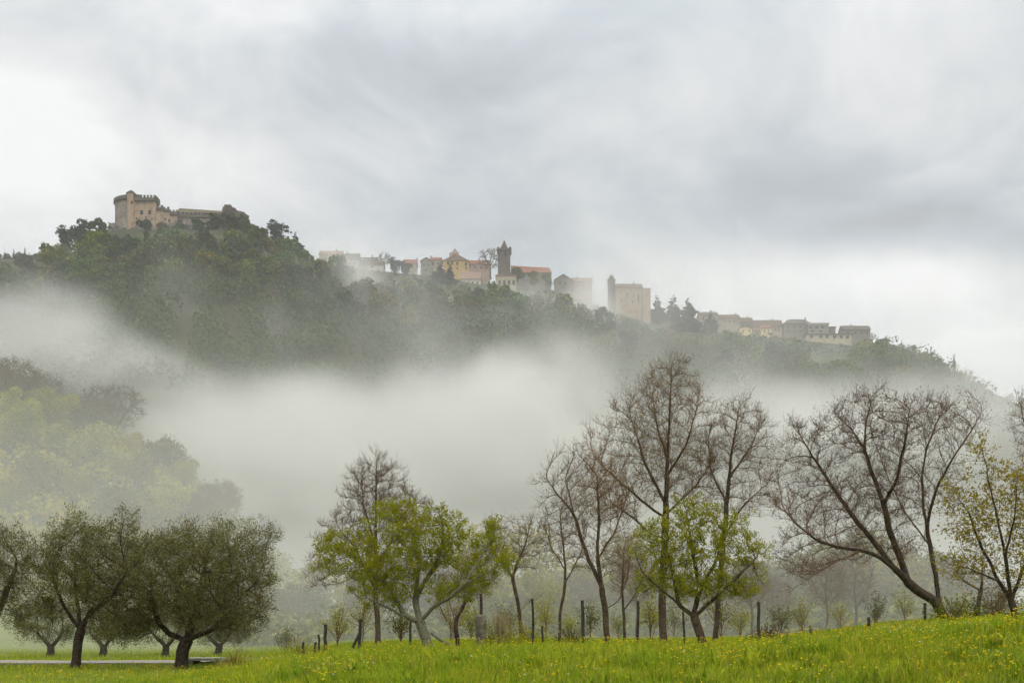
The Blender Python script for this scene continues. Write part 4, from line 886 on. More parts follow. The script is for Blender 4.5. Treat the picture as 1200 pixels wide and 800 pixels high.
    fill = ((540, 116, .8, 0), (580, 120, .9, 1), (615, 114, .75, 0), (652, 122, .85, 1), (690, 118, .8, 0), (722, 124, .8, 1), (768, 118, .85, 0), (815, 116, .8, 1), (840, 122, .9, 0), (890, 116, .8, 1), (950, 120, .85, 0), (1010, 118, .8, 1), (1070, 122, .85, 0), (1140, 116, .8, 1), (470, 122, .9, 0), (445, 126, .85, 1))
    for px, Y, s, kd in fill:
        Y -= 22; s *= rng.uniform(.7, 1.3)
        side = 'gnarled fruit tree' if px < 600 else 'slim and bent bare trees' if px < 740 else 'dense fruit tree' if px < 900 else 'great spreading tree'
        p(px, 0, Y, s, br[kd], 'thin brownish twiggy tree in the mist far behind the ' + side, 'bare_tree', 'bare tree', grp='misty twiggy trees far behind the ' + side)
    g = Geo(); r2 = np.random.default_rng(16); P = []; Nn = []; Sz = []
    for k in range(420):
        px = r2.uniform(-60, 345); Y = r2.uniform(108, 186); x = xy(px, Y); z = gz(x, Y); w = r2.uniform(1.6, 3.2); u = r2.normal(size=(120, 3)); u[:, 2] = np.abs(u[:, 2]); u /= np.linalg.norm(u, axis=1, keepdims=True)
        P.append(np.array([x, Y, z - .2]) + u * np.array([w, w, w * r2.uniform(.7, 1.3)]) * r2.uniform(.6, 1.1, 120)[:, None]); Nn.append(u); Sz.append(r2.uniform(.35, .7, 120))
    cards(g, np.concatenate(P), np.concatenate(Nn), np.concatenate(Sz), r2)
    tag(link('hillock_undergrowth', g.mesh('hillock_undergrowth', M['leaf_spring'])), 'soft yellow-green undergrowth covering the misty hillock', 'undergrowth', kind='stuff')
    # bramble and undergrowth at the far side of the field
    g = Geo(); r2 = np.random.default_rng(15); P = []; Nn = []; Sz = []
    for k in range(560):
        px = r2.uniform(270, 1290); Y = r2.uniform(86, 132); x = xy(px, Y); z = gz(x, Y); w = r2.uniform(1.2, 3.2); u = r2.normal(size=(110, 3)); u[:, 2] = np.abs(u[:, 2]); u /= np.linalg.norm(u, axis=1, keepdims=True)
        P.append(np.array([x, Y, z - .2]) + u * np.array([w, w, w * r2.uniform(.7, 1.5)]) * r2.uniform(.6, 1.1, 110)[:, None]); Nn.append(u); Sz.append(r2.uniform(.3, .6, 110))
    cards(g, np.concatenate(P), np.concatenate(Nn), np.concatenate(Sz), r2)
    tag(link('undergrowth', g.mesh('undergrowth', M['leaf_far_olive'])), 'misty undergrowth and bramble along the far edge of the field', 'undergrowth', kind='stuff')
    for px, yt, l in ((-3, 297, 'low dark tree at the left edge of the skyline'), (11, 298, 'low dark tree between the first two spire-like conifers'), (23, 297, 'low dark tree before the third spire-like conifer'), (40, 298, 'low dark tree between the fourth conifer and the small cypress'), (51, 297, 'low dark tree at the foot of the slender dark cypress'), (64, 296, 'low dark tree left of the bushy dark pine')):
        Y = float(interp(px, RIDGEY)) - 8; x = xy(px, Y); hgt = (312 - yt) / F * Y; m_ = dark_low[int(px) % 2]
        put('broadleaf_tree', l, 'tree', None, m_[0], m_[1], x, Y, hgt / 9.5, rng.uniform(0, 6), CZ + (HY - 312) / F * Y)

# ------------------------------------------------------------------ castle and village
def windows(par, x0, z0, sx, sz, y, pts, name='window', m='window', arch=False):
    """each window a recess panel with sill and frame, standing in the wall plane y (front faces -Y)"""
    for (u, v, w, h) in pts:
        g = Geo(); cx = x0 + u * sx; cz = z0 + v * sz
        if arch:
            a = np.linspace(0, pi, 9); ring = [(cx - w / 2, y - .03, cz - h / 2)] + [(cx + w / 2, y - .03, cz - h / 2)] + [(cx + w / 2 * cos(t), y - .03, cz + h / 2 - w / 2 + w / 2 * sin(t)) for t in a]
            back = [(p[0], y + .25, p[2]) for p in ring]; g.prism(ring, back)
        else: g.box((cx - w / 2, y - .03, cz - h / 2), (cx + w / 2, y + .2, cz + h / 2))
        o = link(name, g.mesh(name, M[m]), par)
        f = Geo(); t = 0.14
        f.box((cx - w / 2 - t, y - .09, cz - h / 2 - t), (cx + w / 2 + t, y - .035, cz - h / 2))
        link('sill', f.mesh('sill', M['concrete']), o)
def house(name, label, cat, px0, px1, ye, yb, yr, Y, wall, roof, wins=(), kind='gable', depth=None, rot=0.0, chimney=None, group=None, ww=0.55, arch=False, shade=0.5):
    """px0..px1 wall span, ye eaves row, yb base row, yr ridge row of the photograph at distance Y; built in metres around its own base"""
    k = Y / F; w = (px1 - px0) * k; h = (yb - ye) * k; d = depth or min(10, max(7, w * 0.8)); rh = max(0.3, (ye - yr) * k)
    if kind in ('gable', 'hip'): rh += d / 2 * (HY - yr) / F      # the ridge stands half a depth farther back
    x = (px0 + px1) / 2; base = np.array([(x - 600) * k, Y, CZ + (HY - yb) * k])
    e = thing(name, label, cat, base, group, rot)
    g = Geo(); g.box((-w / 2, 0, -6), (w / 2, d, h)); link('wall', g.mesh('wall', M['plaster_' + wall] if 'plaster_' + wall in M else M[wall]), e)
    r = Geo(); o = 0.45
    if kind == 'gable':      # ridge along X
        th = 0.28
        for sgn in (0, 1):
            ya, yb_ = (-o, d / 2) if sgn == 0 else (d + o, d / 2)
            lo, hi = h - o * rh / (d / 2) * 0.6 + .02, h + rh
            r.add([(-w / 2 - o, ya, lo), (w / 2 + o, ya, lo), (w / 2 + o, yb_, hi), (-w / 2 - o, yb_, hi), (-w / 2 - o, ya, lo + th), (w / 2 + o, ya, lo + th), (w / 2 + o, yb_, hi + th), (-w / 2 - o, yb_, hi + th)],
                  [(0, 3, 2, 1), (4, 5, 6, 7), (0, 1, 5, 4), (1, 2, 6, 5), (2, 3, 7, 6), (3, 0, 4, 7)])
        gg = Geo()
        q0 = [(sx * (w / 2 - .01), yy, zz) for sx in (-1, 1) for yy, zz in ((0.02, h), (d - .02, h), (d / 2, h + rh - .02))]; gg.add(q0, q=[(0, 1, 4, 3), (1, 2, 5, 4), (2, 0, 3, 5)], t=[(0, 2, 1), (3, 4, 5)])
        link('gable', gg.mesh('gable', M['plaster_' + wall] if 'plaster_' + wall in M else M[wall]), e)
    elif kind == 'front':    # gable faces the viewer
        th = 0.28
        for sx in (-1, 1):
            xa = sx * (w / 2 + o); lo, hi = h - 0.1, h + rh
            r.add([(xa, -o, lo), (0, -o, hi), (0, d + o, hi), (xa, d + o, lo), (xa, -o, lo + th), (0, -o, hi + th), (0, d + o, hi + th), (xa, d + o, lo + th)],
                  [(0, 3, 2, 1), (4, 5, 6, 7), (0, 1, 5, 4), (1, 2, 6, 5), (2, 3, 7, 6), (3, 0, 4, 7)])
        gg = Geo(); gg.add([(-w / 2, 0.01, h), (w / 2, 0.01, h), (0, 0.01, h + rh - .03)], t=[(0, 1, 2)]); link('gable', gg.mesh('gable', M['plaster_' + wall] if 'plaster_' + wall in M else M[wall]), e)
    elif kind == 'hip':
        q = min(w, d) * 0.45
        r.add([(-w / 2 - o, -o, h), (w / 2 + o, -o, h), (w / 2 + o, d + o, h), (-w / 2 - o, d + o, h), (-w / 2 + q, d / 2, h + rh), (w / 2 - q, d / 2, h + rh)], [(0, 1, 5, 4), (2, 3, 4, 5), (0, 3, 2, 1)], [(1, 2, 5), (3, 0, 4)])
    else:                    # flat slab
        r.box((-w / 2 - o, -o, h + .003), (w / 2 + o, d + o, h + rh))
    ro = link('roof', r.mesh('roof', M['roof_' + roof] if 'roof_' + roof in M else M[roof]), e)
    if chimney is None and kind in ('gable', 'hip'): chimney = px0 + (px1 - px0) * (0.25 if int(px0) % 2 else 0.72)
    if chimney is not None:
        c = Geo(); cx = (chimney - x) * k; c.box((cx - .4, d * .45, h + rh * 0.3), (cx + .4, d * .45 + .8, h + rh + 1.3)); link('chimney', c.mesh('chimney', M['plaster_grey']), ro)
    windows(e, 0, 0, k, k, 0, [(p - x, yb - q, ww * 2 if len(t) == 0 else t[0], 1.7 if len(t) < 2 else t[1]) for (p, q, *t) in wins], arch=arch)
    return e
def crenel(g, a, b, z0, hb, hm, n, th, m=0):
    """a parapet from a to b: band of height hb with n merlons of height hm"""
    a = np.array(a, float); b = np.array(b, float); d = b - a; L = np.linalg.norm(d); d /= L; nrm = np.array([d[1], -d[0]])
    def blk(s0, s1, za, zb, t0=0.0):
        p = [a + d * s0 + nrm * (th - t0), a + d * s1 + nrm * (th - t0), a + d * s1 - nrm * (th - t0), a + d * s0 - nrm * (th - t0)]
        g.prism([(*q, za) for q in p], [(*q, zb) for q in p], m)
    blk(0, L, z0, z0 + hb); w = L / (2 * n - 1)
    for i in range(n): blk(2 * i * w, (2 * i + 1) * w, z0 + hb - .05, z0 + hb + hm, 0.02)
def build_castle():
    Y = 600.0; k = Y / F; base = at(165, 265, Y); e = thing('castle', 'large medieval stone castle with battlements and keep crowning the hilltop', 'castle', base)
    X = lambda px: (px - 165) * k
    Z = lambda py, y=0.0: (265 - py) * k + y * (HY - py) / F
    sw, sg, sd = M['stone_warm'], M['stone_grey'], M['stone_dark']
    def part(name, g, m, par=e, smooth=False): return link(name, g.mesh(name, m, smooth), par)
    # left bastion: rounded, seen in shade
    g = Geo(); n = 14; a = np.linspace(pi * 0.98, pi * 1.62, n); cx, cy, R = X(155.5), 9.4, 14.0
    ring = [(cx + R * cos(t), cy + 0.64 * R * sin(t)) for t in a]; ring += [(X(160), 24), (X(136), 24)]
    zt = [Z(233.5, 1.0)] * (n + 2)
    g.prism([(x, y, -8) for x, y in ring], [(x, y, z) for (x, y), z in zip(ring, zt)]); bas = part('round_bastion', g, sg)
    p = Geo(); o2 = [(cx + (R + .8) * cos(t), cy + (R * .64 + .8) * sin(t)) for t in a]; i2 = [(cx + (R - .9) * cos(t), cy + (R * .64 - .9) * sin(t)) for t in a]
    for i in range(n - 1):
        q = [o2[i], o2[i + 1], i2[i + 1], i2[i]]; zz = zt[i] + .02
        p.prism([(*c, zz) for c in q], [(*c, zz + 2.1 + 0.3) for c in q])
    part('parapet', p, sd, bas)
    # corner turret with a conical cap
    t = Geo(); tx, ty, tr = X(153.5), 0.6, 2.5; c16 = np.linspace(0, 2 * pi, 16, endpoint=False)
    t.prism([(tx + tr * cos(a_), ty + tr * sin(a_), -6) for a_ in c16], [(tx + tr * cos(a_), ty + tr * sin(a_), Z(227)) for a_ in c16]); tur = part('turret', t, sw, e, False)
    c = Geo(); c.prism([(tx + 3.1 * cos(a_), ty + 3.1 * sin(a_), Z(227) + .01) for a_ in c16], [(tx + .9 * cos(a_), ty + .9 * sin(a_), Z(223)) for a_ in c16]); part('cap', c, M['stone_dark'], tur)
    # main battlemented tower
    m = Geo(); m.box((X(156), 0, -8), (X(182), 6, Z(236))); mt = part('main_tower', m, sw)
    b = Geo(); x0, x1, z0 = X(157), X(182.6), Z(236); crenel(b, (x0, -.6), (x1, -.6), z0 + .01, Z(232.3) - z0, 1.5, 7, .55); crenel(b, (x1, -.04), (x1, 6), z0 + .01, Z(232.3) - z0, 1.5, 3, .55)
    part('battlement', b, sd, mt)
    for px in (166, 175.5):
        w = Geo(); cx = X(px); aa = np.linspace(0, pi, 9); ring = [(cx - .9, -.06, Z(251.5)), (cx + .9, -.06, Z(251.5))] + [(cx + .9 * cos(q), -.06, Z(247.8) + .9 * sin(q)) for q in aa]
        w.prism(ring, [(x, .3, z) for x, y, z in ring]); wo = part('arched_window', w, M['window'], mt)
    for px, py in ((160, 256), (163, 257.5), (171, 255), (178, 257), (155.8, 238.5)):
        w = Geo(); w.box((X(px) - .4, -.05 if px > 157 else -2.2, Z(py) - .6), (X(px) + .4, .3, Z(py) + .6)); part('window', w, M['window'], mt)
    # stepped curtain wall behind the gate
    g = Geo(); g.box((X(182) + .01, 2.0, -9), (X(190), 15, Z(243.5))); g.box((X(190) + .01, 2.6, -9), (X(197), 15, Z(245))); g.box((X(197) + .01, 3.2, -9), (X(206), 15, Z(248)))
    cw = part('curtain_wall', g, sw); b = Geo()
    for i, (p0, p1, y, zr) in enumerate(((182.7, 190, 1.5, 244.5), (190.1, 197, 2.1, 246), (197.1, 206.5, 2.7, 249))): crenel(b, (X(p0), y), (X(p1), y), Z(zr), 1.5, 1.1, 2 + (i > 1), .5)
    part('battlement', b, sd, cw)
    g = Geo(); g.box((X(183), -0.5, -9), (X(188), 2, Z(250))); part('buttress', g, sw, cw)
    for px, py in ((192, 255), (196.5, 256.5)):
        w = Geo(); w.box((X(px) - .5, 2.5, Z(py) - .9), (X(px) + .5, 2.95, Z(py) + .9)); part('window', w, M['window'], cw)
    # long residential wing
    g = Geo(); g.box((X(206) + .02, 4, -10), (X(258), 16, Z(251, 4))); wg = part('long_wing', g, sg)
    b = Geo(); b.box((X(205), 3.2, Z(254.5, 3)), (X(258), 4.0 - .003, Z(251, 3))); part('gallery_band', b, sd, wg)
    r = Geo(); xa, xb = X(204), X(259)
    r.add([(xa, 3.4, Z(248.3, 3.4)), (xb, 3.4, Z(250.2, 3.4)), (xb, 10, Z(247.6, 10)), (xa, 10, Z(244.0, 10)), (xb, 17, Z(250, 3.4)), (xa, 17, Z(248, 3.4))], [(0, 1, 2, 3), (3, 2, 4, 5)], [(0, 3, 5), (1, 4, 2)]); part('roof', r, M['roof_moss'], wg)
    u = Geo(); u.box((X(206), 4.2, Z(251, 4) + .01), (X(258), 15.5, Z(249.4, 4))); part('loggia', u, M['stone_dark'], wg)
    for i in range(6):
        w = Geo(); cx = X(209.5 + i * 4.9); w.box((cx - .75, 3.9, Z(250.4, 4)), (cx + .75, 4.12, Z(248.6 + i * 0.14, 4))); part('opening', w, M['light_opening'], wg)
    for i in range(7):
        w = Geo(); cx = X(210 + i * 7); w.box((cx - .5, 3.93, Z(259) - .8), (cx + .5, 4.2, Z(259) + .8)); part('window', w, M['window'], wg)
    # keep at the right end
    g = Geo(); ring = [(X(259.5), 1), (X(279), 1), (X(284.5), 4), (X(284.5), 17), (X(259.5), 17)]
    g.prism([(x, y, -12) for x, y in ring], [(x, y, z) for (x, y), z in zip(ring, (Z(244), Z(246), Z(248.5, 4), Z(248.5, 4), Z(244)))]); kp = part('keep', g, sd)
    r = Geo(); ring = [(X(260.5), .6), (X(275.5), .6), (X(275.5), 14), (X(260.5), 14)]
    r.prism([(x, y, Z(245)) for x, y in ring], [(x, y, z) for (x, y), z in zip(ring, (Z(241.5), Z(243), Z(242.5), Z(241)))]); part('upper_storey', r, sd, kp)
    r = Geo(); ring = [(X(262), .9), (X(270), .9), (X(270), 12), (X(262), 12)]; r.prism([(x, y, Z(241.2)) for x, y in ring], [(x, y, Z(239)) for x, y in ring]); part('top_platform', r, sd, kp)
    for px, py in ((264, 252), (271, 254), (277, 258)):
        w = Geo(); w.box((X(px) - .5, .93, Z(py) - .8), (X(px) + .5, 1.2, Z(py) + .8)); part('window', w, M['window'], kp)
    # rock under the castle
    rng = np.random.default_rng(3); g = Geo(); nu, nv = 60, 14; V = []
    for j in range(nv):
        for i in range(nu):
            px = 126 + (290 - 126) * i / (nu - 1); t_ = j / (nv - 1)
            d = at(px, 261 + t_ * (24 if px < 190 else 20), 604 - t_ * 22 + (4 if px < 150 else 0)); V.append(d + rng.normal(size=3) * np.array([.5, .9, .7]) * (1 if 0 < j < nv - 1 else .3))
    for i in range(nu): V.append(np.array([V[i][0], 640, V[i][2] - 1]))
    V = np.array(V); q = [(j * nu + i, (j + 1) * nu + i, (j + 1) * nu + i + 1, j * nu + i + 1) for j in range(nv - 1) for i in range(nu - 1)] + [(nv * nu + i, i, i + 1, nv * nu + i + 1) for i in range(nu - 1)]
    g.add(V, q); o = link('rock', g.mesh('castle_rock', M['rock'])); tag(o, kind='structure')
def build_village():
    H = house; G = 'houses of the hilltop village'
    H('stone_house', 'hazy house with a pinkish roof, leftmost of the village, half lost in mist', 'house', 374, 400, 298, 312, 294.5, 640, 'beige', 'rose', [(380, 302), (388, 302)], group=G)
    H('stone_house', 'pale house with a grey roof, second from the left of the village', 'house', 401, 420, 304, 316, 297.5, 636, 'white', 'grey', [(404.5, 309), (410, 309), (415, 309)], group=G)
    H('stone_house', 'low grey-roofed house left of the bright white house', 'house', 420.5, 441, 306, 317, 302, 644, 'grey', 'grey', [(427, 310), (436, 310)], group=G)
    H('stone_house', 'bright white house with dark windows at the left end of the village', 'house', 432, 449, 310, 326, 306.5, 622, 'white', 'brown', [(436, 317.5), (443.5, 317.5), (436, 313), (443, 322)], group=G)
    H('stone_house', 'cream house with a red roof beside the round dark evergreens', 'house', 473, 488, 309, 322, 304.5, 640, 'cream', 'red', [(482, 311.5), (477, 312)], chimney=488, group=G)
    H('stone_house', 'grey house with its gable to the front and a small chimney, left of the conifers', 'house', 493, 506, 306, 324, 302, 632, 'taupe', 'grey', [(497, 311), (502, 311), (499, 317)], 'front', chimney=499, group=G)
    H('stone_house', 'small house with a reddish roof between grey gable and ochre palace', 'house', 504.5, 517, 304.5, 320, 302, 642, 'beige', 'red', [(508, 309), (513, 309)], chimney=505, group=G)
    H('palace', 'ochre palace with a dark hipped roof and tall windows', 'palace', 519, 549, 305.5, 320, 299, 640, 'ochre', 'brown', [(530, 308.5, 1.3, 2.2), (536, 309, 1.3, 2.2), (546, 309.5, 1.3, 2.2), (525, 308.5, 1.3, 2.2), (536, 314.5), (546, 314.5)], 'hip', depth=14, group=G)
    H('stone_house', 'long red-roofed house between the ochre palace and the church tower', 'house', 549.5, 574, 309.5, 322, 305.5, 652, 'rose', 'red', [(557, 313, .9, 1.6), (564, 313.5), (570, 314)], chimney=561, group=G)
    H('stone_house', 'low house with a broad rosy roof and white front below the ochre palace', 'house', 540.5, 563, 327, 336, 319, 618, 'white', 'rose', [(544, 331.5), (549, 331.5), (554, 331.5), (559.5, 331.5)], depth=16, group=G)
    H('terrace_wall', 'reddish terrace wall under the white-fronted house', 'wall', 541, 564, 336.3, 341, 336, 612, 'stone_warm', 'concrete', (), 'flat', depth=4)
    H('arcade_building', 'white building with a row of arches below the church tower', 'house', 581.5, 605, 323.5, 336, 322, 618, 'cream', 'rose', [(585.5, 331, 1.6, 3), (591, 331, 1.6, 3), (596.5, 331, 1.6, 3), (602, 331, 1.6, 3)], 'flat', depth=9, arch=True, group=G)
    # church: nave, square tower with spire
    Y = 640.0; k = Y / F; b = at(591, 330, Y); e = thing('church', 'stone church with a square battlemented tower, red spire and long red-roofed nave', 'church', b)
    X = lambda px: (px - 591) * k
    Z = lambda py, y=0.0: (330 - py) * k + y * (HY - py) / F
    t = Geo(); t.box((X(583.5), 0, -6), (X(598), 8, Z(293))); to = link('tower', t.mesh('tower', M['stone_dark']), e)
    c = Geo(); 
    for a_, b_ in (((X(583), -.4), (X(598.6), -.4)), ((X(598.6), .1), (X(598.6), 8.3)), ((X(598.6), 8.4), (X(583), 8.4)), ((X(583), 8.3), (X(583), .1))): crenel(c, a_, b_, Z(293) + .02, 1.0, 0.8, 4, .45)
    link('battlement', c.mesh('battlement', M['stone_dark']), to)
    s = Geo(); q = [(X(585.2), .9), (X(596.3), .9), (X(596.3), 7.1), (X(585.2), 7.1)]; cx, cy = X(590.8), 4.0
    s.prism([(*p, Z(293) + .03) for p in q], [(cx + (p[0] - cx) * .03, cy + (p[1] - cy) * .03, Z(281.5, 4)) for p in q]); link('spire', s.mesh('spire', M['roof_brown']), to)
    w = Geo(); cx = X(592.5); aa = np.linspace(0, pi, 9); ring = [(cx - .8, -.06, Z(301)), (cx + .8, -.06, Z(301))] + [(cx + .8 * cos(q_), -.06, Z(297) + .8 * sin(q_)) for q_ in aa]; w.prism(ring, [(x, .3, z) for x, y, z in ring])
    link('belfry_opening', w.mesh('belfry_opening', M['window']), to)
    nv = Geo(); nv.box((X(598) + .02, 2, -6), (X(646), 13, Z(318))); no = link('nave', nv.mesh('nave', M['plaster_taupe']), e)
    r = Geo(); xa, xb = X(597.5) + .6, X(646.8)
    r.add([(xa, 1.4, Z(318.2)), (xb, 1.4, Z(318.6)), (xb - 1.5, 7.5, Z(313.6, 7.5)), (xa, 7.5, Z(311.3, 7.5)), (xb, 13.6, Z(318.6)), (xa, 13.6, Z(318.2))], [(0, 1, 2, 3), (3, 2, 4, 5)], [(1, 4, 2), (0, 3, 5)]); link('roof', r.mesh('roof', M['roof_red']), e)
    # pink belfry
    Y = 655.0; k = Y / F; b = at(533, 306, Y); e = thing('bell_tower', 'slender pink bell tower with a pale spire and corner pinnacles behind the ochre palace', 'bell tower', b)
    g = Geo(); w2 = 4.7 * k; g.box((-w2, 0, -8), (w2, 2 * w2, 10 * k)); link('tower', g.mesh('tower', M['plaster_rose']), e)
    g = Geo(); q = [(-w2 * .85, .3), (w2 * .85, .3), (w2 * .85, 2 * w2 - .3), (-w2 * .85, 2 * w2 - .3)]; g.prism([(*p, 10 * k + .02) for p in q], [(p[0] * .03, w2 + (p[1] - w2) * .03, 17 * k) for p in q]); link('spire', g.mesh('spire', M['plaster_grey']), e)
    for sx in (-1, 1):
        for sy in (0.35, 2 * w2 - .35):
            g = Geo(); x = sx * (w2 - .35); g.prism([(x - .3, sy - .3, 10 * k), (x + .3, sy - .3, 10 * k), (x + .3, sy + .3, 10 * k), (x - .3, sy + .3, 10 * k)], [(x - .04, sy - .04, 12.6 * k), (x + .04, sy - .04, 12.6 * k), (x + .04, sy + .04, 12.6 * k), (x - .04, sy + .04, 12.6 * k)])
            link('pinnacle', g.mesh('pinnacle', M['plaster_rose']), e)
    g = Geo(); g.box((-.7, -.05, 3.5 * k), (.7, .3, 8 * k)); link('belfry_opening', g.mesh('belfry_opening', M['roof_red']), e)
    H('stone_house', 'grey gabled house at the right end of the church nave', 'house', 650, 670, 328, 344, 321.5, 640, 'taupe', 'grey', [(656, 332), (663, 332)], 'front', group=G)
    H('stone_house', 'hazy pinkish house right of the grey gabled house', 'house', 671, 694, 330, 346, 326, 648, 'pink', 'rose', [(677, 334), (684, 334.5), (690, 335)], group=G)
    # small round tower and the tall stone hall
    Y = 632.0; k = Y / F; b = at(716.5, 352, Y); e = thing('watch_tower', 'small round stone tower with a domed cap rising from the mist', 'tower', b)
    c16 = np.linspace(0, 2 * pi, 14, endpoint=False); g = Geo(); R = 4.3 * k; g.prism([(R * cos(a), R * sin(a), -12) for a in c16], [(R * cos(a), R * sin(a), 23 * k) for a in c16]); link('shaft', g.mesh('shaft', M['stone_dark']), e)
    g = Geo(); R2 = R * .78; g.prism([(R * 1.16 * cos(a), R * 1.16 * sin(a), 23 * k + .02) for a in c16], [(R * 1.16 * cos(a), R * 1.16 * sin(a), 24.4 * k) for a in c16]); R2 = R * .62; g.prism([(R2 * cos(a), R2 * sin(a), 24.4 * k + .02) for a in c16], [(R2 * cos(a), R2 * sin(a), 27.4 * k) for a in c16]); g.prism([(R2 * 1.15 * cos(a), R2 * 1.15 * sin(a), 27.4 * k + .02) for a in c16], [(R2 * .15 * cos(a), R2 * .15 * sin(a), 30 * k) for a in c16]); link('cap', g.mesh('cap', M['roof_grey']), e)
    e = H('stone_hall', 'tall massive stone hall with a sloping roof above the mist', 'hall', 722, 753, 337, 375, 333, 622, 'stone_warm', 'brown', [(735, 345, .9, 1.8), (748, 349, 1.0, 4.5), (728, 352, .8, 1.5), (741, 354, .8, 1.5)], depth=17)
    g = Geo(); k = 622 / F; g.box((15.5 * k + .02, -1.2, -8), (24.5 * k, 12, 36.5 * k)); so = link('side_block', g.mesh('side_block', M['stone_warm']), e)
    g = Geo(); g.prism([(15.5 * k, -1.5, 36.5 * k + .02), (25 * k, -1.5, 36.5 * k + .02), (25 * k, 12.3, 36.5 * k + .02), (15.5 * k, 12.3, 36.5 * k + .02)], [(18.5 * k, 2, 38.6 * k), (21 * k, 2, 38.6 * k), (21 * k, 9, 38.6 * k), (18.5 * k, 9, 38.6 * k)]); link('roof', g.mesh('roof', M['roof_brown']), so)
    G = 'houses at the right end of the ridge'
    H('stone_house', 'pinkish house beside the small lone fir', 'house', 820, 841, 369, 384, 366, 668, 'pink', 'grey', [(824, 373), (837, 373)], group=G)
    H('stone_house', 'brown-roofed house with a white arched front right of the pinkish house', 'house', 842, 867, 373, 386, 369, 672, 'beige', 'brown', [(850, 376.5, 1.3, 1.4), (855, 376.5, 1.3, 1.4), (860, 376.5, 1.3, 1.4)], arch=True, chimney=863.5, group=G)
    H('stone_house', 'house with a dark sloping roof behind the yellow house', 'house', 866, 882, 377.5, 390, 372.5, 676, 'taupe', 'brown', [(871, 381), (877, 381)], group=G)
    H('stone_house', 'long house with a broad brown roof right of the yellow house', 'house', 882, 917, 382, 394, 375.5, 682, 'pink', 'brown', [(887, 384.5), (893, 384.5), (909, 386), (913, 386)], group=G)
    H('cottage', 'bright yellow cottage with two dark windows', 'house', 866.5, 881.5, 385, 394, 382.5, 648, 'yellow', 'brown', [(871, 387.5, 1.0, 1.3), (878, 387.5, 1.0, 1.3)], 'front', group=G)
    H('cottage', 'small yellow house with a red roof below the long brown roof', 'house', 892, 904, 384.5, 390, 381.5, 652, 'yellow', 'red', [(896, 387, .8, 1.0), (900.5, 387, .8, 1.0)], group=G)
    H('cottage', 'small red-roofed house tucked beside the bright yellow cottage', 'house', 882.5, 892, 387, 395, 384.5, 656, 'pink', 'red', [(886, 390, .8, 1.0)], group=G)
    H('apartment_house', 'broad grey block of flats with a dark flat-pitched roof', 'house', 918.5, 951, 379, 396, 374, 680, 'taupe', 'grey', [(924, 383), (931, 383), (938, 383), (945, 383), (924, 388.5), (931, 388.5), (938, 388.5)], 'hip', chimney=946, group=G)
    H('apartment_house', 'flats with stepped flat roofs right of the broad grey block', 'house', 946.5, 971, 380, 400, 378.3, 676, 'grey', 'concrete', [(950, 383.5, 2.2, 1.4), (957, 383.5, 2.2, 1.4), (964, 383.5, 2.2, 1.4), (952, 388, 2.2, 1.2), (962, 388, 2.2, 1.2)], 'flat', chimney=959, group=G)
    H('stone_house', 'squat grey house between the stepped flats and the last big house', 'house', 968, 979, 384, 398, 382.6, 684, 'taupe', 'grey', [(973, 388)], 'flat', group=G)
    H('low_building', 'long low white building with pale bays below the flats', 'house', 945, 998, 392, 402, 390.8, 662, 'cream', 'grey', [(951, 394.5, 2, 2), (962, 394.5, 2, 2), (969, 394.5, 2, 2), (978, 394.8, 2, 2), (986, 394.8, 2, 2), (993, 395, 2, 2)], 'flat', depth=8, group=G)
    H('stone_house', 'big grey house with a dark pitched roof, last on the ridge', 'house', 988, 1020, 386, 404, 382, 690, 'taupe', 'grey', [(994, 390), (1002, 390), (1010, 390), (1016, 390)], chimney=1000, group=G)

# ------------------------------------------------------------------ meadow, fence, small things
def blades(g, P, h, w, rng, lean=0.45, m=0):
    n = len(P); a = rng.uniform(0, 2 * pi, n); D = np.stack([np.cos(a), np.sin(a), np.zeros(n)], 1); b = a + pi / 2 + rng.normal(size=n) * 0.5; Sd = np.stack([np.cos(b), np.sin(b), np.zeros(n)], 1)
    h = h[:, None]; w = w[:, None]; ln = (rng.uniform(0.1, 1.0, n) * lean)[:, None] * h; up = np.array([0, 0, 1.0])
    m1 = P + up * h * 0.55 + D * ln * 0.35; t = P + up * h * (1 - 0.25 * (ln / h)) + D * ln
    v = np.stack([P - Sd * w / 2, P + Sd * w / 2, m1 + Sd * w * 0.42, m1 - Sd * w * 0.42, t], 1).reshape(-1, 3); i = np.arange(n)[:, None] * 5
    g.add(v, q=i + [0, 1, 2, 3], t=i + [3, 2, 4], m=m)
def scatter(rng, n, y0, y1, power=1.0, half=0.72):
    y = y0 + (y1 - y0) * rng.uniform(0, 1, n) ** power; x = rng.uniform(-1, 1, n) * (half * y + 1.5); return x, y
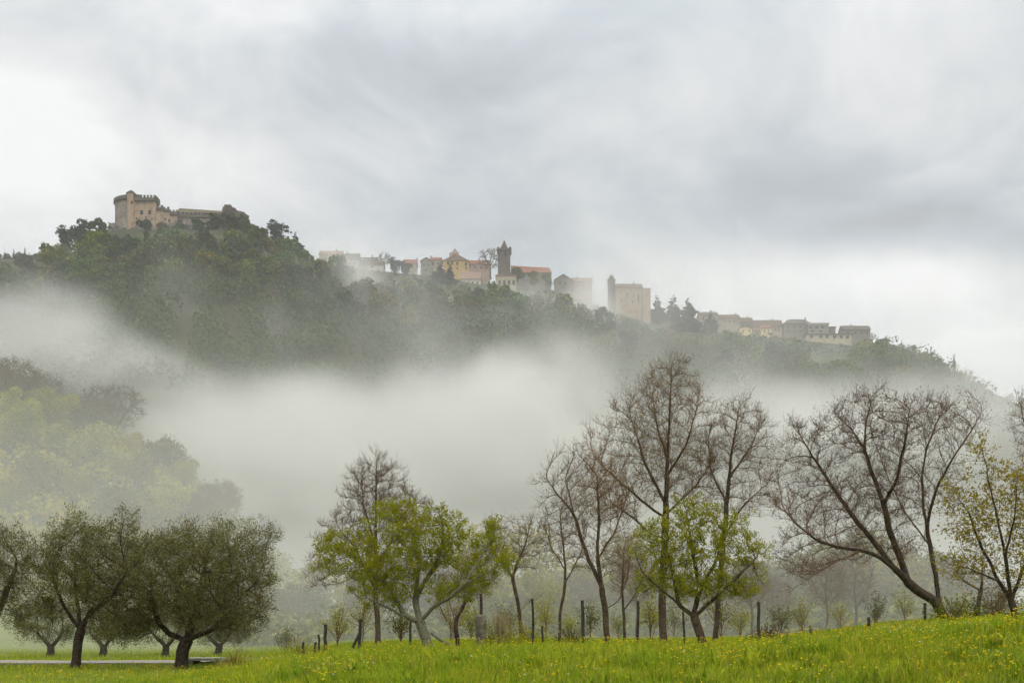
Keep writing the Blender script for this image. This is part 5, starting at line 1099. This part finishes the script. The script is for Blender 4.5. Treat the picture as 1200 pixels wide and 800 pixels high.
def build_meadow():
    rng = np.random.default_rng(4); g = Geo()
    x, y = scatter(rng, 380000, 9.0, 27.0, 1.0)
    keep = (y < 19.5) | (rng.uniform(size=len(x)) < 0.35); keep &= (x * 17 / np.clip(y, 12, 24) > -6.5) | (y > 20); x, y = x[keep], y[keep]
    cl = 0.5 + 0.5 * wob(x, y, 0.9); cl2 = 0.5 + 0.5 * wob(x + 40, y - 7, 2.6)
    k = rng.uniform(size=len(x)) < 0.35 + 0.65 * np.clip(cl, 0, 1); x, y, cl, cl2 = x[k], y[k], cl[k], cl2[k]
    h = (0.06 + 0.13 * np.clip(cl, 0, 1) * np.clip(cl2 + 0.25, 0, 1.2)) * rng.uniform(0.6, 1.35, len(x)); P = np.stack([x, y, ground_z(x, y) - 0.01], 1)
    blades(g, P, h, 0.009 + 0.009 * rng.uniform(size=len(x)), rng, 0.7)
    # coarse tufts and broad-leaved weeds
    for k in range(1000):
        tx, ty = scatter(rng, 1, 10, 19, 1.0); tx, ty = tx[0], ty[0]
        if tx * 17 / np.clip(ty, 12, 24) < -5: continue
        n = int(rng.integers(18, 46)); q = np.stack([tx + rng.normal(size=n) * .07, ty + rng.normal(size=n) * .07, np.zeros(n)], 1); q[:, 2] = ground_z(q[:, 0], q[:, 1]) - .01
        big = rng.uniform() < 0.25
        blades(g, q, rng.uniform(.14, .30, n) * (1.0 if not big else 0.9), rng.uniform(.010, .018, n) * (2.6 if big else 1), rng, 0.9)
    # stems that stand above the crest
    x, y = scatter(rng, 9000, 14.5, 19.5); k = (x > -5); x, y = x[k], y[k]; blades(g, np.stack([x, y, ground_z(x, y)], 1), rng.uniform(.15, .36, len(x)), np.full(len(x), .007), rng, 0.5)
    o = link('meadow_grass', g.mesh('meadow_grass', M['grass'])); tag(o, 'long bright green meadow grass on the bank in front', 'grass', kind='stuff')
    g = Geo(); x, y = scatter(rng, 150000, 24, 90, 1.6, 0.72); k = ~((np.abs(y - 44.5) < 2.3) & (x < -9.5)); x, y = x[k], y[k]
    sc = np.clip(y / 30, 0.8, 2.6); blades(g, np.stack([x, y, ground_z(x, y) - .01], 1), rng.uniform(.07, .2, len(x)) * np.sqrt(sc), .016 * sc * rng.uniform(.6, 1.3, len(x)), rng, 0.7)
    o = link('field_grass', g.mesh('field_grass', M['grass'])); tag(o, 'shorter grass of the field under and behind the trees', 'grass', kind='stuff')
    # flowers
    def flowers(name, label, n, m, s, hs, right):
        g = Geo(); x, y = scatter(rng, n, 9.5, 19.8); u = 600 + F * x / y
        k = rng.uniform(size=n) < np.clip((u - 150) / 900, 0.18, 1) * np.clip(0.25 + 1.5 * wob(x, y, 1.3), 0.08, 1) if right else rng.uniform(size=n) < np.clip(0.3 + wob(x, y, 2.2), 0, 1)
        k &= x * 17 / np.clip(y, 12, 24) > -5.8; x, y = x[k], y[k]; n = len(x); z = ground_z(x, y); h = rng.uniform(*hs, n); P = np.stack([x, y, z + h], 1)
        for j in range(4):
            a = j * pi / 2 + rng.uniform(0, 1, n); d = np.stack([np.cos(a), np.sin(a), np.full(n, .55)], 1); leaves(g, P, d * 2.2, s, s * 0.8, rng, 0, 0.1)
        base = np.stack([x, y, z], 1); thin3(g, base, (base + P) / 2 + rng.normal(size=(n, 3)) * .01, P, .0035, .0025, 1)
        tag(link(name, g.mesh(name, [M[m], M['grass']])), label, 'flowers', kind='stuff')
    flowers('yellow_wildflowers', 'small yellow wildflowers scattered through the meadow grass', 19000, 'petal_yellow', 0.017, (.07, .33), True)
    flowers('white_daisies', 'tiny white daisies low in the meadow grass', 1100, 'petal_white', 0.016, (.06, .16), False)
    # flowers and grass of the lawn strip before the road
    g = Geo(); x, y = scatter(rng, 1500, 26, 42, 1.0); k = x < -6; x, y = x[k], y[k]; P = np.stack([x, y, ground_z(x, y) + rng.uniform(.08, .2, len(x))], 1)
    for j in range(3): leaves(g, P, rng.normal(size=P.shape) + [0, 0, .5], .036, .03, rng)
    tag(link('lawn_wildflowers', g.mesh('lawn_wildflowers', M['petal_yellow'])), 'yellow flower dots in the lawn before the track', 'flowers', kind='stuff')
def build_fence():
    rng = np.random.default_rng(8)
    L = [(355, 752, 767, 0, 'stubby fence post, leftmost of the fence row'), (369, 752, 768, 2, 'short fence post, second from the left end'), (374.5, 743, 767, -3, 'thin crooked fence post beside the short one at the left end'),
         (381, 731, 766, 0, 'tall straight fence post near the left end of the row'), (411, 740, 767, 24, 'strongly leaning fence post propped against an upright post'), (421, 725, 766, 2, 'upright fence post with another post leaning against it'),
         (481, 725, 766, 0, 'thin pole standing just left of the gnarled fruit tree trunk'), (624.5, 701, 748, 0, 'dark tall fence post left of the slim bare tree'), (636, 733, 757, -2, 'short thin fence post left of the slim bare tree'),
         (683, 703, 756, 0, 'tall fence post between the slim and the bent bare trees'), (747, 704, 756, 1, 'tall dark fence post left of the tallest bare tree'), (802, 716, 756, -2, 'thin fence post left of the dense fruit tree trunk'),
         (889, 705, 756, 0, 'single tall fence post right of the dense fruit tree'), (950, 735, 756, 0, 'fence post just peeping over the bank below the great tree'), (1018, 733, 752, 1, 'low fence post top above the grass left of the great tree trunk'), (1084, 706, 745, 0, 'fence post close left of the great tree trunk')]
    for px, yt, yb, lean, lab in L:
        Y = 33.5; x = xy(px, Y); zb = gz(x, Y); zt = CZ + (HY - yt) / F * Y; h = max(zt - zb, 0.4); r = rng.uniform(.045, .065) * (0.7 if 'thin' in lab else 1)
        g = Geo(); zz = np.linspace(-.3, h, 7); off = rng.normal(size=(7, 2)) * .008; g.tube([(off[i][0], off[i][1], z) for i, z in enumerate(zz)], r * (1 - .15 * np.linspace(0, 1, 7)) * rng.uniform(.93, 1.07, 7), 8)
        o = link('fence_post', g.mesh('fence_post', M['post'], True), loc=(x, Y, zb)); o.rotation_euler = (0, radians(lean), rng.uniform(0, .2)); tag(o, lab, 'fence post', 'fence posts along the field edge')
    # stone pillar with a dark pole
    Y = 33; x = xy(563, Y); e = thing('gate_pillar', 'old rough stone pillar with a dark pole rising from its top', 'pillar', (x, Y, gz(x, Y)))
    zt = CZ + (HY - 722) / F * Y - gz(x, Y); g = Geo(); n = 10; a = np.linspace(0, 2 * pi, n, endpoint=False); P = None
    rings = [[(.17 * rng.uniform(.85, 1.1) * cos(t), .15 * rng.uniform(.85, 1.1) * sin(t), z) for t in a] for z in np.linspace(-.2, zt, 8)]
    for q0, q1 in zip(rings[:-1], rings[1:]): g.prism(q0, q1, cap=False)
    g.prism(rings[-1], [(p[0] * .5, p[1] * .5, zt + .08) for p in rings[-1]]); link('shaft', g.mesh('shaft', M['rock_near'], True), e)
    g = Geo(); zp = CZ + (HY - 695) / F * Y - gz(x, Y); g.tube([(0.02, 0, zt - .2), (.03, 0, (zt + zp) / 2), (.02, 0, zp)], [.05, .048, .045], 8); link('pole', g.mesh('pole', M['bark_dark'], True), e)
    # arching dry bush
    Y = 32; x = xy(586, Y); e = thing('arching_bush', 'dry tan bush with thin arching stems beside the stone pillar', 'bush', (x, Y, gz(x, Y))); g = Geo()
    for k in range(46):
        a = rng.uniform(0, 2 * pi); R = rng.uniform(.2, .62); H = rng.uniform(.8, 1.25); s0 = rng.normal(size=2) * .06; t = np.linspace(0, 1, 8); zz = H * np.sin(t * rng.uniform(2.3, 2.9)) / 1.0
        g.tube(np.stack([s0[0] + np.cos(a) * R * t, s0[1] + np.sin(a) * R * t, zz], 1), .006 * (1 - .6 * t) + .002, 3)
    link('stems', g.mesh('stems', M['straw']), e)
    g = Geo(); u = rng.normal(size=(500, 3)); u[:, 2] = np.abs(u[:, 2]); leaves(g, u * np.array([.25, .22, .22]) + np.array([0.2, 0, .05]), u, .09, .04, rng); link('foliage', g.mesh('foliage', M['leaf_spring']), e)
    # fallen limb left of the pillar
    g = Geo(); A = [at(505, 741, 33.6), at(520, 752, 33.4), at(540, 760, 33.2)]; b = np.array(A[0]); g.tube([p - b for p in A], [.05, .06, .05], 7); o = link('fallen_branch', g.mesh('fallen_branch', M['bark_lichen'], True), loc=tuple(b)); tag(o, 'fallen pale branch propped on the ground between fruit tree and old stump', 'branch')
    # low scrub along the fence
    for px, Y, w, lab, m in ((575, 34.5, 1.1, 'low leafy scrub at the foot of the stone pillar', 'leaf_spring'), (620, 35, 1.2, 'low leafy scrub right of the arching bush', 'leaf_spring'), (352, 36, .9, 'low leafy scrub at the left end of the fence', 'leaf_spring'), (668, 37, .9, 'low scrub between the slim tree and the fence post', 'leaf_far_olive'),
                             (1120, 33, 1.0, 'dark low bush under the bronze tree', 'leaf_far_olive'), (1165, 33, 1.1, 'dark low bush behind the bronze tree trunk', 'leaf_far_olive'), (275, 36, .7, 'small weedy bush at the end of the track', 'leaf_spring'), (900, 36, .7, 'small dry bush right of the single fence post', 'leaf_far_brown')):
        x = xy(px, Y); n = 750; u = rng.normal(size=(n, 3)); u[:, 2] = np.abs(u[:, 2]); e = thing('scrub_bush', lab, 'bush', (x, Y, gz(x, Y))); g = Geo(); q = u * np.array([.4, .35, .33]) * w; leaves(g, q, u, .10, .045, rng)
        link('foliage', g.mesh('foliage', M[m]), e); g = Geo()
        for k in range(26):
            a = rng.uniform(0, 6.28); r = rng.uniform(.2, .7) * w; g.tube([(0, 0, -.05), (cos(a) * r * .4, sin(a) * r * .35, .3 * w), (cos(a) * r, sin(a) * r, rng.uniform(.5, 1.0) * w)], [.012, .008, .003], 3)
        link('stems', g.mesh('stems', M['twig']), e)
def build_saplings():
    rng = np.random.default_rng(31)
    for k, px in enumerate((335, 395, 425, 470, 528, 552, 598, 640, 668, 692, 725, 762, 790, 845, 868, 915, 940, 985, 1025, 1060, 1130, 1175)):
        Y = 48 + 16 * rng.uniform(); x = xy(px, Y); H = rng.uniform(1.7, 3.6); W_ = H * rng.uniform(.32, .5); e = thing('sapling', 'soft green leafy sapling in the mist just behind the fence row', 'sapling', (x, Y, gz(x, Y)), 'leafy saplings behind the fence row'); g = Geo(); tips = []
        for j in range(16):
            a = rng.uniform(0, 6.28); r = rng.uniform(.15, 1) * W_; z = H * rng.uniform(.45, 1) * (1 - .25 * r / W_); z0 = H * rng.uniform(.05, .4)
            q = np.array([(0, 0, -.1 if j == 0 else z0), (cos(a) * r * .45, sin(a) * r * .45, (z0 + z) * .5), (cos(a) * r, sin(a) * r, z)]); g.tube(q, [.028 if j == 0 else .016, .012, .004], 4); t = rng.uniform(.3, 1, 34)[:, None]; tips.append(np.where(t < .5, q[0] + (q[1] - q[0]) * t * 2, q[1] + (q[2] - q[1]) * (t * 2 - 1)) + rng.normal(size=(34, 3)) * .16)
        g.tube([(0, 0, -.1), (0.02, 0, H * .25), (0, 0, H * .5)], [.035, .028, .016], 5); link('stems', g.mesh('stems', M['twig']), e)
        T = np.concatenate(tips); g = Geo(); leaves(g, T, rng.normal(size=T.shape), .13, .07, rng); link('foliage', g.mesh('foliage', M['leaf_spring'] if k % 3 else M['leaf_far_olive']), e)
M['straw'] = surf('straw', (0.22, 0.17, 0.09), (0.38, 0.31, 0.18), 8, 0.95)
M['rock_near'] = surf('rock_near', (0.05, 0.045, 0.035), (0.20, 0.18, 0.145), 6, 0.95, 0.8, dist=0.06)

build_olives(); build_pears(); build_bare(); build_hillock(); build_woods(); build_castle(); build_village(); build_fence(); build_saplings(); build_meadow()
